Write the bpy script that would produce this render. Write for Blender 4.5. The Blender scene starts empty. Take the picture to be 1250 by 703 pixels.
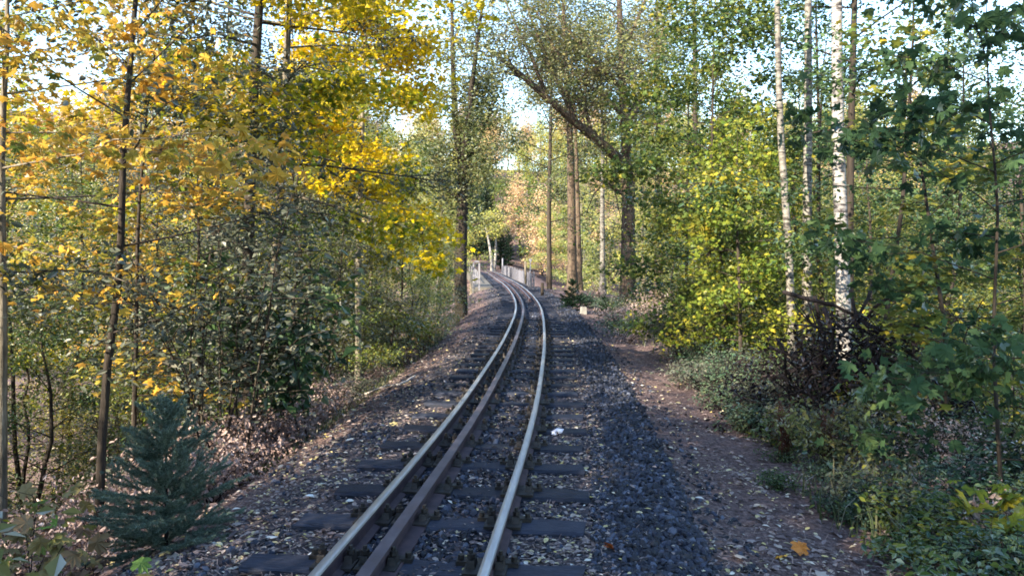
import bpy, math, random
import numpy as np
from math import radians, sin, cos, pi

# ------------------------------------------------------------------ camera, sky, sun, exposure
scene = bpy.context.scene
EYE = 1.49                                   # eye height above the rail heads (rail heads near the eye are at z = 0)
FPX = 950.0                                  # focal length in pixels of a 1250 px wide picture
cam_d = bpy.data.cameras.new("camera")
cam = bpy.data.objects.new("camera", cam_d)
scene.collection.objects.link(cam)
scene.camera = cam
cam.location = (0, 0, EYE)
cam.rotation_euler = (radians(90), 0, 0)
cam_d.sensor_width = 36.0
cam_d.lens = FPX / 1250.0 * 36.0
cam_d.shift_y = -29.5 / 1250.0
cam_d.clip_start = 0.05
cam_d.clip_end = 3000.0

SUN_AZ, SUN_EL = radians(226), radians(28)   # the sun stands to the left, a little behind the viewer, and low
world = bpy.data.worlds.new("World")
scene.world = world
world.use_nodes = True
wn = world.node_tree
bgn = wn.nodes["Background"]
sky = wn.nodes.new("ShaderNodeTexSky")
sky.sky_type = 'NISHITA'
sky.sun_disc = False
sky.sun_elevation = SUN_EL
sky.sun_rotation = SUN_AZ
sky.air_density = 1.2
sky.dust_density = 0.4
sky.ozone_density = 2.6
wn.links.new(sky.outputs[0], bgn.inputs[0])
bgn.inputs[1].default_value = 0.15

sun_d = bpy.data.lights.new("sun", 'SUN')
sun_d.energy = 5.0
sun_d.angle = radians(0.5)
sun_d.color = (1.0, 0.86, 0.66)
sun = bpy.data.objects.new("sun", sun_d)
scene.collection.objects.link(sun)
# lamp looks along -Z; aim from the sun direction towards the ground
from mathutils import Vector
S = Vector((sin(SUN_AZ) * cos(SUN_EL), cos(SUN_AZ) * cos(SUN_EL), sin(SUN_EL)))
sun.rotation_euler = S.to_track_quat('Z', 'Y').to_euler()
sun.location = S * 60

vs = scene.view_settings
vs.view_transform = 'Standard'
vs.look = 'None'
vs.exposure = 2.2
vs.gamma = 1.0
vs.use_curve_mapping = False
cy = scene.cycles
cy.max_bounces = 6
cy.diffuse_bounces = 3
cy.glossy_bounces = 2
cy.transmission_bounces = 4
cy.use_denoising = True
cy.filter_width = 1.75
cy.caustics_reflective = False
cy.caustics_refractive = False

COL = scene.collection
RNG = np.random.default_rng(11)

# ------------------------------------------------------------------ materials
def lin(h):
    h = h.lstrip('#')
    c = [int(h[i:i + 2], 16) / 255.0 for i in (0, 2, 4)]
    return tuple(x / 12.92 if x <= 0.04045 else ((x + 0.055) / 1.055) ** 2.4 for x in c) + (1.0,)

def new_mat(name):
    m = bpy.data.materials.new(name)
    m.use_nodes = True
    nt = m.node_tree
    nt.nodes.clear()
    out = nt.nodes.new("ShaderNodeOutputMaterial")
    return m, nt, out

def ramp(nt, cols, pos=None):
    r = nt.nodes.new("ShaderNodeValToRGB")
    n = len(cols)
    pos = pos or [i / (n - 1) for i in range(n)]
    while len(r.color_ramp.elements) < n:
        r.color_ramp.elements.new(0.5)
    for e, p, c in zip(r.color_ramp.elements, pos, cols):
        e.position = p
        e.color = c
    return r

def math_node(nt, op, a=None, b=None, va=0.0, vb=0.0):
    n = nt.nodes.new("ShaderNodeMath")
    n.operation = op
    n.inputs[0].default_value = va
    n.inputs[1].default_value = vb
    if a is not None: nt.links.new(a, n.inputs[0])
    if b is not None: nt.links.new(b, n.inputs[1])
    return n.outputs[0]

def leaf_mat(name, cols, trans=0.42, noise_scale=0.9, w_leaf=0.55, w_obj=0.35, w_clump=0.9, gloss=0.035):
    """leaf colour from a ramp; position on the ramp = leaf's own number + its tree's number + clump noise"""
    m, nt, out = new_mat(name)
    at = nt.nodes.new("ShaderNodeAttribute"); at.attribute_name = "rnd"
    oi = nt.nodes.new("ShaderNodeObjectInfo")
    geo = nt.nodes.new("ShaderNodeNewGeometry")
    nz = nt.nodes.new("ShaderNodeTexNoise")
    nz.inputs["Scale"].default_value = noise_scale
    nz.inputs["Detail"].default_value = 2.0
    nt.links.new(geo.outputs["Position"], nz.inputs["Vector"])
    a = math_node(nt, 'MULTIPLY', at.outputs["Fac"], None, vb=w_leaf)
    b = math_node(nt, 'MULTIPLY', oi.outputs["Random"], None, vb=w_obj)
    c0 = math_node(nt, 'SUBTRACT', nz.outputs["Fac"], None, vb=0.5)
    c = math_node(nt, 'MULTIPLY', c0, None, vb=w_clump)
    s = math_node(nt, 'ADD', math_node(nt, 'ADD', a, b), c)
    s = math_node(nt, 'ADD', s, None, vb=0.5 - 0.5 * (w_leaf + w_obj))
    r = ramp(nt, cols)
    nt.links.new(s, r.inputs[0])
    dif = nt.nodes.new("ShaderNodeBsdfDiffuse")
    trl = nt.nodes.new("ShaderNodeBsdfTranslucent")
    gl = nt.nodes.new("ShaderNodeBsdfGlossy"); gl.inputs["Roughness"].default_value = 0.45
    gl.inputs["Color"].default_value = (0.8, 0.8, 0.8, 1)
    nt.links.new(r.outputs[0], dif.inputs[0]); nt.links.new(r.outputs[0], trl.inputs[0])
    mx = nt.nodes.new("ShaderNodeMixShader"); mx.inputs[0].default_value = trans
    nt.links.new(dif.outputs[0], mx.inputs[1]); nt.links.new(trl.outputs[0], mx.inputs[2])
    fr = nt.nodes.new("ShaderNodeFresnel"); fr.inputs["IOR"].default_value = 1.35
    f2 = math_node(nt, 'MULTIPLY', fr.outputs[0], None, vb=gloss * 6)
    mg = nt.nodes.new("ShaderNodeMixShader")
    nt.links.new(f2, mg.inputs[0])
    nt.links.new(mx.outputs[0], mg.inputs[1]); nt.links.new(gl.outputs[0], mg.inputs[2])
    nt.links.new(mg.outputs[0], out.inputs[0])
    return m

def rough_mat(name, cols, scale=4.0, stretch=(1, 1, 1), detail=6.0, rough=0.85, bump=0.3, bump_scale=None, spec=0.2, metallic=0.0, objw=0.0, bump_dist=0.02, pos=None):
    m, nt, out = new_mat(name)
    p = nt.nodes.new("ShaderNodeBsdfPrincipled")
    tc = nt.nodes.new("ShaderNodeTexCoord")
    mp = nt.nodes.new("ShaderNodeMapping"); mp.inputs["Scale"].default_value = stretch
    nt.links.new(tc.outputs["Object"], mp.inputs[0])
    nz = nt.nodes.new("ShaderNodeTexNoise"); nz.inputs["Scale"].default_value = scale; nz.inputs["Detail"].default_value = detail
    nz.inputs["Roughness"].default_value = 0.65
    nt.links.new(mp.outputs[0], nz.inputs["Vector"])
    r = ramp(nt, cols, pos)
    fac = nz.outputs["Fac"]
    f = math_node(nt, 'MULTIPLY', math_node(nt, 'SUBTRACT', fac, None, vb=0.5), None, vb=2.0)
    f = math_node(nt, 'ADD', f, None, vb=0.5)
    if objw:
        oi = nt.nodes.new("ShaderNodeObjectInfo")
        f = math_node(nt, 'ADD', f, math_node(nt, 'MULTIPLY', math_node(nt, 'SUBTRACT', oi.outputs["Random"], None, vb=0.5), None, vb=objw))
    nt.links.new(f, r.inputs[0])
    nt.links.new(r.outputs[0], p.inputs["Base Color"])
    p.inputs["Roughness"].default_value = rough
    p.inputs["Specular IOR Level"].default_value = spec
    p.inputs["Metallic"].default_value = metallic
    if bump:
        bn = nt.nodes.new("ShaderNodeBump"); bn.inputs["Strength"].default_value = bump; bn.inputs["Distance"].default_value = bump_dist
        nz2 = nt.nodes.new("ShaderNodeTexNoise"); nz2.inputs["Scale"].default_value = bump_scale or scale * 2; nz2.inputs["Detail"].default_value = 5
        nt.links.new(mp.outputs[0], nz2.inputs["Vector"])
        nt.links.new(nz2.outputs["Fac"], bn.inputs["Height"]); nt.links.new(bn.outputs[0], p.inputs["Normal"])
    nt.links.new(p.outputs[0], out.inputs[0])
    return m

def attr_ramp_mat(name, cols, rough=0.8, spec=0.3, pos=None, trans=0.0):
    """a scatter of many small pieces, each coloured by its own number"""
    m, nt, out = new_mat(name)
    p = nt.nodes.new("ShaderNodeBsdfPrincipled")
    at = nt.nodes.new("ShaderNodeAttribute"); at.attribute_name = "rnd"
    r = ramp(nt, cols, pos)
    nt.links.new(at.outputs["Fac"], r.inputs[0]); nt.links.new(r.outputs[0], p.inputs["Base Color"])
    p.inputs["Roughness"].default_value = rough
    p.inputs["Specular IOR Level"].default_value = spec
    nt.links.new(p.outputs[0], out.inputs[0])
    return m

M = {}
M['bark_grey'] = rough_mat('bark_grey', [lin('3c3831'), lin('5d564a'), lin('7d766a'), lin('6a7058')], 5, (3, 3, 0.6), bump=0.8, bump_scale=12, objw=0.5)
M['bark_dark'] = rough_mat('bark_dark', [lin('1c1916'), lin('302a25'), lin('453e36')], 5, (3, 3, 0.5), bump=0.9, bump_scale=10, objw=0.4)
M['bark_oak'] = rough_mat('bark_oak', [lin('2a221d'), lin('443930'), lin('5a4d42'), lin('565040')], 3, (3, 3, 0.5), bump=1.0, bump_scale=8, bump_dist=0.05, objw=0.3)
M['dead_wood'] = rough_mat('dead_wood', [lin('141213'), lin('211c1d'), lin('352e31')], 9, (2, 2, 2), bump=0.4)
M['pale_stick'] = rough_mat('pale_stick', [lin('8d857f'), lin('b3aaa2'), lin('c9c2bc')], 12, (1, 1, 1), bump=0.3)
M['log'] = rough_mat('log', [lin('35261c'), lin('63442e'), lin('8a6040')], 4, (1, 6, 6), bump=0.6)

def birch_mat(name='bark_birch', white='d6d2cb', mid='a9a49e'):
    m, nt, out = new_mat(name)
    p = nt.nodes.new("ShaderNodeBsdfPrincipled")
    tc = nt.nodes.new("ShaderNodeTexCoord")
    mp = nt.nodes.new("ShaderNodeMapping"); mp.inputs["Scale"].default_value = (3.2, 3.2, 15)
    nt.links.new(tc.outputs["Object"], mp.inputs[0])
    n1 = nt.nodes.new("ShaderNodeTexNoise"); n1.inputs["Scale"].default_value = 1.5; n1.inputs["Detail"].default_value = 4; n1.inputs["Roughness"].default_value = 0.7
    nt.links.new(mp.outputs[0], n1.inputs["Vector"])
    mp2 = nt.nodes.new("ShaderNodeMapping"); mp2.inputs["Scale"].default_value = (2.5, 2.5, 1.6)
    nt.links.new(tc.outputs["Object"], mp2.inputs[0])
    n2 = nt.nodes.new("ShaderNodeTexNoise"); n2.inputs["Scale"].default_value = 1.6; n2.inputs["Detail"].default_value = 3
    nt.links.new(mp2.outputs[0], n2.inputs["Vector"])
    w = ramp(nt, [lin('1d1a1a'), lin('2d2828'), lin(mid), lin(white)], [0.0, 0.40, 0.455, 0.60])
    nt.links.new(n1.outputs["Fac"], w.inputs[0])
    d = ramp(nt, [lin('2a2624'), lin('d8d4ce')], [0.32, 0.42])
    nt.links.new(n2.outputs["Fac"], d.inputs[0])
    mx = nt.nodes.new("ShaderNodeMix"); mx.data_type = 'RGBA'; mx.blend_type = 'MULTIPLY'; mx.inputs[0].default_value = 1.0
    nt.links.new(w.outputs[0], mx.inputs[6]); nt.links.new(d.outputs[0], mx.inputs[7])
    nt.links.new(mx.outputs[2], p.inputs["Base Color"])
    p.inputs["Roughness"].default_value = 0.7
    bn = nt.nodes.new("ShaderNodeBump"); bn.inputs["Strength"].default_value = 0.5; bn.inputs["Distance"].default_value = 0.02
    nt.links.new(n1.outputs["Fac"], bn.inputs["Height"]); nt.links.new(bn.outputs[0], p.inputs["Normal"])
    nt.links.new(p.outputs[0], out.inputs[0])
    return m
M['bark_birch'] = birch_mat(white='b4b2b0', mid='88868a')
M['bark_birch_grey'] = birch_mat('bark_birch_grey', '8c8a86', '66645f')

# autumn foliage, by kind
M['leaf_gold'] = leaf_mat('leaf_gold', [lin('4a6624'), lin('7a8424'), lin('c8b020'), lin('e6c820'), lin('dab028')], 0.5)
M['leaf_goldgreen'] = leaf_mat('leaf_goldgreen', [lin('3f5a24'), lin('5f7228'), lin('8c8c28'), lin('c8ae24'), lin('dcb824')], 0.45)
M['leaf_orange'] = leaf_mat('leaf_orange', [lin('566630'), lin('868438'), lin('ba9c3e'), lin('c6963e'), lin('b07c42')], 0.45)
M['leaf_yellowgreen'] = leaf_mat('leaf_yellowgreen', [lin('3c5228'), lin('526a2c'), lin('707c30'), lin('969034'), lin('c0a432')], 0.42)
M['leaf_green'] = leaf_mat('leaf_green', [lin('2a3f28'), lin('3c5430'), lin('556634'), lin('767a36'), lin('aa9434')], 0.4, gloss=0.022)
M['leaf_deepgreen'] = leaf_mat('leaf_deepgreen', [lin('24382a'), lin('354c34'), lin('4a623e'), lin('667648')], 0.35, gloss=0.022)
M['leaf_oak'] = leaf_mat('leaf_oak', [lin('38462f'), lin('4e5a38'), lin('666c42'), lin('7e7a4c'), lin('807048')], 0.4)
M['leaf_grey'] = leaf_mat('leaf_grey', [lin('343c30'), lin('4a5244'), lin('62665a'), lin('767266')], 0.3, gloss=0.015)
M['leaf_pale'] = leaf_mat('leaf_pale', [lin('64763a'), lin('86944a'), lin('a2a454'), lin('b8ae60'), lin('b89e62')], 0.45)
M['leaf_buff'] = leaf_mat('leaf_buff', [lin('9c9660'), lin('bca872'), lin('ccae84'), lin('c8a488'), lin('b49c70')], 0.45)
M['leaf_dry'] = leaf_mat('leaf_dry', [lin('5c4e4a'), lin('7e6a66'), lin('9c8882'), lin('b09c96'), lin('7a785e')], 0.25)
M['leaf_bramble'] = leaf_mat('leaf_bramble', [lin('22342a'), lin('304838'), lin('465e4a'), lin('5c6e50'), lin('5c5046')], 0.3, gloss=0.022)
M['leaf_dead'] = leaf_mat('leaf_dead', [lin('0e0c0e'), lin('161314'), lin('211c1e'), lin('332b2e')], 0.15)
M['leaf_redstem'] = leaf_mat('leaf_redstem', [lin('4a2622'), lin('5c3a30'), lin('50482e')], 0.25)
M['leaf_maple_shrub'] = leaf_mat('leaf_maple_shrub', [lin('5c8444'), lin('7c7c40'), lin('8a7e50'), lin('8e8058'), lin('7e6a56'), lin('745a52')], 0.35, w_leaf=1.0, w_obj=0.0, w_clump=0.1)
M['needle_spruce'] = leaf_mat('needle_spruce', [lin('44564a'), lin('5e6e60'), lin('7a8a78'), lin('9ca892')], 0.3, noise_scale=4.0, gloss=0.022)
M['needle_dark'] = leaf_mat('needle_dark', [lin('14241a'), lin('1e3324'), lin('2b4430')], 0.15, gloss=0.022)
M['grass'] = leaf_mat('grass', [lin('36442c'), lin('4c583a'), lin('626448'), lin('7a7058')], 0.3)

# ------------------------------------------------------------------ mesh helpers (numpy)
class Buf:
    def __init__(self):
        self.v, self.t, self.r, self.mi = [], [], [], []
        self.n = 0
    def add(self, v, t, r=0.0, mi=0):
        v = np.asarray(v, float).reshape(-1, 3); t = np.asarray(t, np.int64).reshape(-1, 3)
        self.v.append(v); self.t.append(t + self.n)
        rr = np.full(len(v), r, float) if np.isscalar(r) else np.asarray(r, float)
        self.r.append(rr); self.mi.append(np.full(len(t), mi, np.int32))
        self.n += len(v)
    def quads(self, v, q, r=0.0, mi=0):
        q = np.asarray(q, np.int64).reshape(-1, 4)
        self.add(v, np.concatenate([q[:, [0, 1, 2]], q[:, [0, 2, 3]]]), r, mi)
    def mesh(self, name, mats, smooth=False):
        me = bpy.data.meshes.new(name)
        if self.n:
            V = np.concatenate(self.v); T = np.concatenate(self.t); R = np.concatenate(self.r); MI = np.concatenate(self.mi)
            me.vertices.add(len(V)); me.vertices.foreach_set('co', V.astype(np.float32).ravel())
            me.loops.add(T.size); me.loops.foreach_set('vertex_index', T.astype(np.int32).ravel())
            me.polygons.add(len(T))
            me.polygons.foreach_set('loop_start', (np.arange(len(T)) * 3).astype(np.int32))
            me.polygons.foreach_set('material_index', MI)
            me.polygons.foreach_set('use_smooth', np.full(len(T), smooth, bool))
            at = me.attributes.new('rnd', 'FLOAT', 'POINT'); at.data.foreach_set('value', R.astype(np.float32))
            me.update(calc_edges=True)
        for m in (mats if isinstance(mats, (list, tuple)) else [mats]):
            me.materials.append(m)
        return me

def obj(name, mesh, parent=None, loc=None, rot=None, scale=None):
    o = bpy.data.objects.new(name, mesh)
    COL.objects.link(o)
    if parent is not None: o.parent = parent
    if loc is not None: o.location = loc
    if rot is not None: o.rotation_euler = rot
    if scale is not None: o.scale = scale if not np.isscalar(scale) else (scale,) * 3
    return o

def tag(o, label=None, cat=None, group=None, kind=None):
    if label: o['label'] = label
    if cat: o['category'] = cat
    if group: o['group'] = group
    if kind: o['kind'] = kind
    return o

def thing(name, label, cat, loc=(0, 0, 0), rz=0.0, group=None, scale=1.0):
    o = obj(name, None, None, loc, (0, 0, rz), scale)
    o.empty_display_size = 0.2
    return tag(o, label, cat, group)

def tube(buf, pts, rad, sides=6, mi=0, r=0.0, cap=True):
    pts = np.asarray(pts, float); m = len(pts)
    rad = np.full(m, rad, float) if np.isscalar(rad) else np.asarray(rad, float)
    tg = np.gradient(pts, axis=0); tg /= np.linalg.norm(tg, axis=1)[:, None] + 1e-9
    up = np.array([0.0, 0, 1]) if abs(tg[0][2]) < 0.9 else np.array([1.0, 0, 0])
    u = np.cross(tg, up); u /= np.linalg.norm(u, axis=1)[:, None] + 1e-9
    w = np.cross(tg, u)
    a = np.arange(sides) / sides * 2 * pi
    ring = (np.cos(a)[None, :, None] * u[:, None, :] + np.sin(a)[None, :, None] * w[:, None, :]) * rad[:, None, None] + pts[:, None, :]
    V = ring.reshape(-1, 3)
    i = np.arange(m - 1)[:, None] * sides; j = np.arange(sides)[None, :]; k = (j + 1) % sides
    q = np.stack([i + j, i + k, i + sides + k, i + sides + j], -1).reshape(-1, 4)
    T = np.concatenate([q[:, [0, 1, 2]], q[:, [0, 2, 3]]])
    if cap:
        V = np.concatenate([V, pts[[0, -1]]]); c0, c1 = m * sides, m * sides + 1
        jj = np.arange(sides); kk = (jj + 1) % sides
        T = np.concatenate([T, np.stack([np.full(sides, c0), kk, jj], 1), np.stack([np.full(sides, c1), (m - 1) * sides + jj, (m - 1) * sides + kk], 1)])
    buf.add(V, T, r, mi)

def box(buf, c, s, mi=0, r=0.0, rz=0.0, taper=1.0):
    x, y, z = s[0] / 2, s[1] / 2, s[2] / 2
    v = np.array([[-x, -y, -z], [x, -y, -z], [x, y, -z], [-x, y, -z], [-x * taper, -y * taper, z], [x * taper, -y * taper, z], [x * taper, y * taper, z], [-x * taper, y * taper, z]])
    if rz:
        R = np.array([[cos(rz), -sin(rz), 0], [sin(rz), cos(rz), 0], [0, 0, 1]]); v = v @ R.T
    buf.quads(v + np.asarray(c), [[0, 3, 2, 1], [4, 5, 6, 7], [0, 1, 5, 4], [1, 2, 6, 5], [2, 3, 7, 6], [3, 0, 4, 7]], r, mi)

# leaf outlines: (along, across, lift)
QUAD = (np.array([[0, 0, 0], [.5, .3, .08], [1, 0, -.05], [.5, -.3, .08]]), np.array([[0, 1, 2], [0, 2, 3]]))
OVAL = (np.array([[0, 0, 0], [.28, .2, .05], [.62, .24, .05], [1, 0, -.10], [.62, -.24, .05], [.28, -.2, .05]]),
        np.array([[0, 1, 2], [0, 2, 3], [0, 3, 4], [0, 4, 5]]))
def _maple():
    pr = [(180, .32), (140, .46), (118, .36), (95, .56), (72, .56), (58, .30), (40, .60), (22, .50), (14, .44), (0, .72)]
    pts = [(a, r) for a, r in pr] + [(-a, r) for a, r in pr[-2:0:-1]]
    v = [[.32, 0, 0.0]]
    for a, r in pts:
        v.append([.32 + r * cos(radians(a)), r * sin(radians(a)), -0.16 * (r ** 2) + 0.04 * (1 if abs(a) in (58, 118, 14) else -0.5)])
    n = len(v) - 1
    return np.array(v), np.array([[0, 1 + (i + 1) % n, 1 + i] for i in range(n)])
MAPLE = _maple()
def _star():
    pr = [(180, .30), (118, .50), (85, .28), (58, .56), (28, .34), (0, .66), (-28, .34), (-58, .56), (-85, .28), (-118, .50)]
    v = [[.32, 0, 0.03]] + [[.32 + r * cos(radians(a)), r * sin(radians(a)), -0.15 * r * r] for a, r in pr]
    n = len(pr)
    return np.array(v), np.array([[0, 1 + (i + 1) % n, 1 + i] for i in range(n)])
STAR = _star()

def norm(a):
    return a / (np.linalg.norm(a, axis=-1, keepdims=True) + 1e-9)

def leaf_frames(rng, n, flat=0.6, droop=0.2, prefer=None):
    """random leaf directions: `flat` near 1 keeps blades level"""
    az = rng.uniform(0, 2 * pi, n)
    a = np.stack([np.cos(az), np.sin(az), rng.normal(-droop, 0.35, n)], 1)
    if prefer is not None: a = a + prefer * 0.7
    a = norm(a)
    nn = np.stack([rng.normal(0, 1, n), rng.normal(0, 1, n), rng.normal(0, 1, n)], 1) * (1 - flat) + np.array([0, 0, 1.0]) * flat
    nn = nn - (nn * a).sum(1)[:, None] * a
    nn = norm(nn)
    b = np.cross(nn, a)
    return a, b, nn

def add_leaves(buf, P, a, b, nn, size, tmpl, rnd, mi=0):
    T, F = tmpl
    n, k = len(P), len(T)
    V = P[:, None, :] + size[:, None, None] * (T[None, :, 0, None] * a[:, None, :] + T[None, :, 1, None] * b[:, None, :] + T[None, :, 2, None] * nn[:, None, :])
    idx = (np.arange(n) * k)[:, None, None] + F[None]
    buf.add(V.reshape(-1, 3), idx.reshape(-1, 3), np.repeat(rnd, k), mi)

# ------------------------------------------------------------------ the line of the track and the lie of the land
TY = np.array([-40, -20, -5, 0, 3.72, 5.49, 8, 11.06, 13.7, 18.6, 26.5, 36, 43, 55, 75, 95, 120, 160])
TX = np.array([-4.6, -2.75, -1.38, -0.9, -0.55, -0.38, -0.17, 0.02, 0.16, 0.36, 0.54, 0.28, -0.10, -0.85, -2.1, -4.2, -9.5, -26])
TZ = np.array([0, 0, 0, 0, 0, 0, 0, 0, 0, 0.0, 0.07, 0.30, 0.42, 0.54, 0.70, 0.82, 0.95, 1.2])
def spline(xs, ys, x):
    n = len(xs); h = np.diff(xs); A = np.eye(n); B = np.zeros(n)
    for i in range(1, n - 1):
        A[i, i - 1:i + 2] = [h[i - 1], 2 * (h[i - 1] + h[i]), h[i]]
        B[i] = 6 * ((ys[i + 1] - ys[i]) / h[i] - (ys[i] - ys[i - 1]) / h[i - 1])
    Mm = np.linalg.solve(A, B)
    i = np.clip(np.searchsorted(xs, x) - 1, 0, n - 2)
    t = x - xs[i]
    b = (ys[i + 1] - ys[i]) / h[i] - h[i] * (2 * Mm[i] + Mm[i + 1]) / 6
    return ys[i] + t * (b + t * (Mm[i] / 2 + t * (Mm[i + 1] - Mm[i]) / (6 * h[i])))
DY = np.linspace(-40, 160, 4001)
DX = spline(TY, TX, DY); DZ = np.interp(DY, TY, TZ)
k_ = np.ones(161) / 161
DZ = np.convolve(np.pad(DZ, 80, mode='edge'), k_, 'valid')
def cx(y): return np.interp(y, DY, DX)
def rz(y): return np.interp(y, DY, DZ)
def sstep(a, b, x):
    t = np.clip((x - a) / (b - a), 0, 1); return t * t * (3 - 2 * t)
def wob(x, y, s, ph=0.0):
    return (np.sin(x * s + 1.3 * ph + 0.7 * np.sin(y * s * 0.8 + ph)) + np.sin(y * s * 1.1 + 2.1 * ph + 0.9 * np.sin(x * s * 0.7 - ph))) * 0.5

PD = np.array([-60, -25, -14, -8, -5, -3.2, -2.3, -1.9, -1.3, -0.95, 0, 0.95, 1.3, 1.55, 1.85, 2.4, 3.6, 5.5, 9, 16, 30, 60])
PZ = np.array([-6.0, -5.2, -4.8, -3.6, -2.2, -1.15, -.62, -.40, -.24, -.165, -.15, -.160, -.135, -.17, -.27, -.31, -.38, -.62, -2.3, -4.2, -5.0, -5.5])
PDD = np.linspace(-60, 60, 4801)
PZZ = np.convolve(np.pad(np.interp(PDD, PD, PZ), 6, mode='edge'), np.ones(13) / 13, 'valid')
def height(x, y):
    x = np.asarray(x, float); y = np.asarray(y, float)
    d = x - cx(y)
    prof = np.interp(d, PDD, PZZ) + rz(y)
    far = sstep(2.2, 6, np.abs(d))
    prof = prof + far * (0.18 * wob(x, y, 0.9) + 0.35 * wob(x, y, 0.23, 2.0)) + sstep(1.0, 2.5, np.abs(d)) * 0.035 * wob(x, y, 3.7, 1.0)
    prof = prof + 0.012 * wob(x, y, 9.0, 3.0) * sstep(0.9, 1.2, np.abs(d))
    val = sstep(42, 50, y) * (1 - sstep(76, 86, y))
    h = prof * (1 - val) + (-9.0 + 0.6 * wob(x, y, 0.2)) * val
    # beyond the bridge the far side of the valley rises to a wooded hill
    hill = 27 * sstep(92, 185, y + 0.25 * np.abs(x + 6)) * (0.75 + 0.25 * sstep(2.5, 14, np.abs(d))) + 7 * sstep(3.0, 10, -d) * sstep(88, 104, y)
    h = h + hill * sstep(86, 96, y)
    side = sstep(34, 120, np.abs(x)) * 4 * sstep(-60, 10, y)
    return h + side

def ground_px(px, py, lift=0.0):
    """the point of the ground seen at a pixel of the photograph"""
    u, v = (px - 625) / FPX, (py - 322) / FPX
    Y = np.concatenate([np.arange(2.5, 60, 0.01)])
    g = EYE - v * Y - height(u * Y, Y) - lift
    i = int(np.argmax(g < 0)) if (g < 0).any() else len(Y) - 1
    return np.array([u * Y[i], Y[i], float(height(u * Y[i], Y[i]))])
def at_px(px, py, Y):
    return np.array([(px - 625) / FPX * Y, Y, EYE - (py - 322) / FPX * Y])

# ------------------------------------------------------------------ ground sheet
def ground_mat():
    m, nt, out = new_mat('forest_ground')
    p = nt.nodes.new("ShaderNodeBsdfPrincipled"); p.inputs["Roughness"].default_value = 0.95; p.inputs["Specular IOR Level"].default_value = 0.15
    geo = nt.nodes.new("ShaderNodeNewGeometry")
    at = nt.nodes.new("ShaderNodeAttribute"); at.attribute_name = "rnd"     # 1 = ballast bed, 0 = leaf litter
    n1 = nt.nodes.new("ShaderNodeTexNoise"); n1.inputs["Scale"].default_value = 26; n1.inputs["Detail"].default_value = 8; n1.inputs["Roughness"].default_value = 0.75
    nt.links.new(geo.outputs["Position"], n1.inputs["Vector"])
    v1 = nt.nodes.new("ShaderNodeTexVoronoi"); v1.inputs["Scale"].default_value = 22
    nt.links.new(geo.outputs["Position"], v1.inputs["Vector"])
    n2 = nt.nodes.new("ShaderNodeTexNoise"); n2.inputs["Scale"].default_value = 1.3; n2.inputs["Detail"].default_value = 4
    nt.links.new(geo.outputs["Position"], n2.inputs["Vector"])
    lit = ramp(nt, [lin('362c2b'), lin('584947'), lin('786664'), lin('948078')], [0.3, 0.45, 0.58, 0.75])
    nt.links.new(n1.outputs["Fac"], lit.inputs[0])
    bal = ramp(nt, [lin('26262c'), lin('403e44'), lin('5e585c'), lin('7e746e')], [0.3, 0.45, 0.6, 0.75])
    nt.links.new(n1.outputs["Fac"], bal.inputs[0])
    mx = nt.nodes.new("ShaderNodeMix"); mx.data_type = 'RGBA'
    f = math_node(nt, 'ADD', at.outputs["Fac"], math_node(nt, 'MULTIPLY', math_node(nt, 'SUBTRACT', n2.outputs["Fac"], None, vb=0.5), None, vb=1.4))
    fc = nt.nodes.new("ShaderNodeClamp"); nt.links.new(f, fc.inputs[0])
    nt.links.new(fc.outputs[0], mx.inputs[0]); nt.links.new(lit.outputs[0], mx.inputs[6]); nt.links.new(bal.outputs[0], mx.inputs[7])
    nt.links.new(mx.outputs[2], p.inputs["Base Color"])
    bn = nt.nodes.new("ShaderNodeBump"); bn.inputs["Strength"].default_value = 0.9; bn.inputs["Distance"].default_value = 0.03
    hs = math_node(nt, 'ADD', n1.outputs["Fac"], math_node(nt, 'MULTIPLY', v1.outputs["Distance"], None, vb=0.5))
    nt.links.new(hs, bn.inputs["Height"]); nt.links.new(bn.outputs[0], p.inputs["Normal"])
    nt.links.new(p.outputs[0], out.inputs[0])
    return m
M['ground'] = ground_mat()

def axis(fine, step, far, grow=1.12):
    a = list(np.arange(0, fine, step)); s = step
    while a[-1] < far:
        s *= grow; a.append(a[-1] + s)
    return np.array(a)
ax = axis(5, 0.09, 900)
gx = np.concatenate([-ax[:0:-1], ax])
ay = np.concatenate([-axis(6, 0.5, 700, 1.2)[:0:-1] + 2.0, 2.0 + np.concatenate([np.arange(0, 14, 0.11), 14 + axis(34, 0.3, 1400, 1.09)])])
GX, GY = np.meshgrid(gx, ay)
GZ = height(GX, np.clip(GY, -40, 400))
Dg = GX - cx(np.clip(GY, -40, 160))
bed = (1 - sstep(1.25, 1.6, np.abs(Dg + 0.05))) * (1 - sstep(40, 44, GY))
b_ = Buf()
nyg, nxg = GX.shape
ii = (np.arange(nyg - 1)[:, None] * nxg + np.arange(nxg - 1)[None, :]).ravel()
b_.quads(np.stack([GX, GY, GZ], -1).reshape(-1, 3), np.stack([ii, ii + 1, ii + nxg + 1, ii + nxg], 1), bed.ravel())
tag(obj('ground', b_.mesh('ground', M['ground'], True)), kind='structure')

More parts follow.
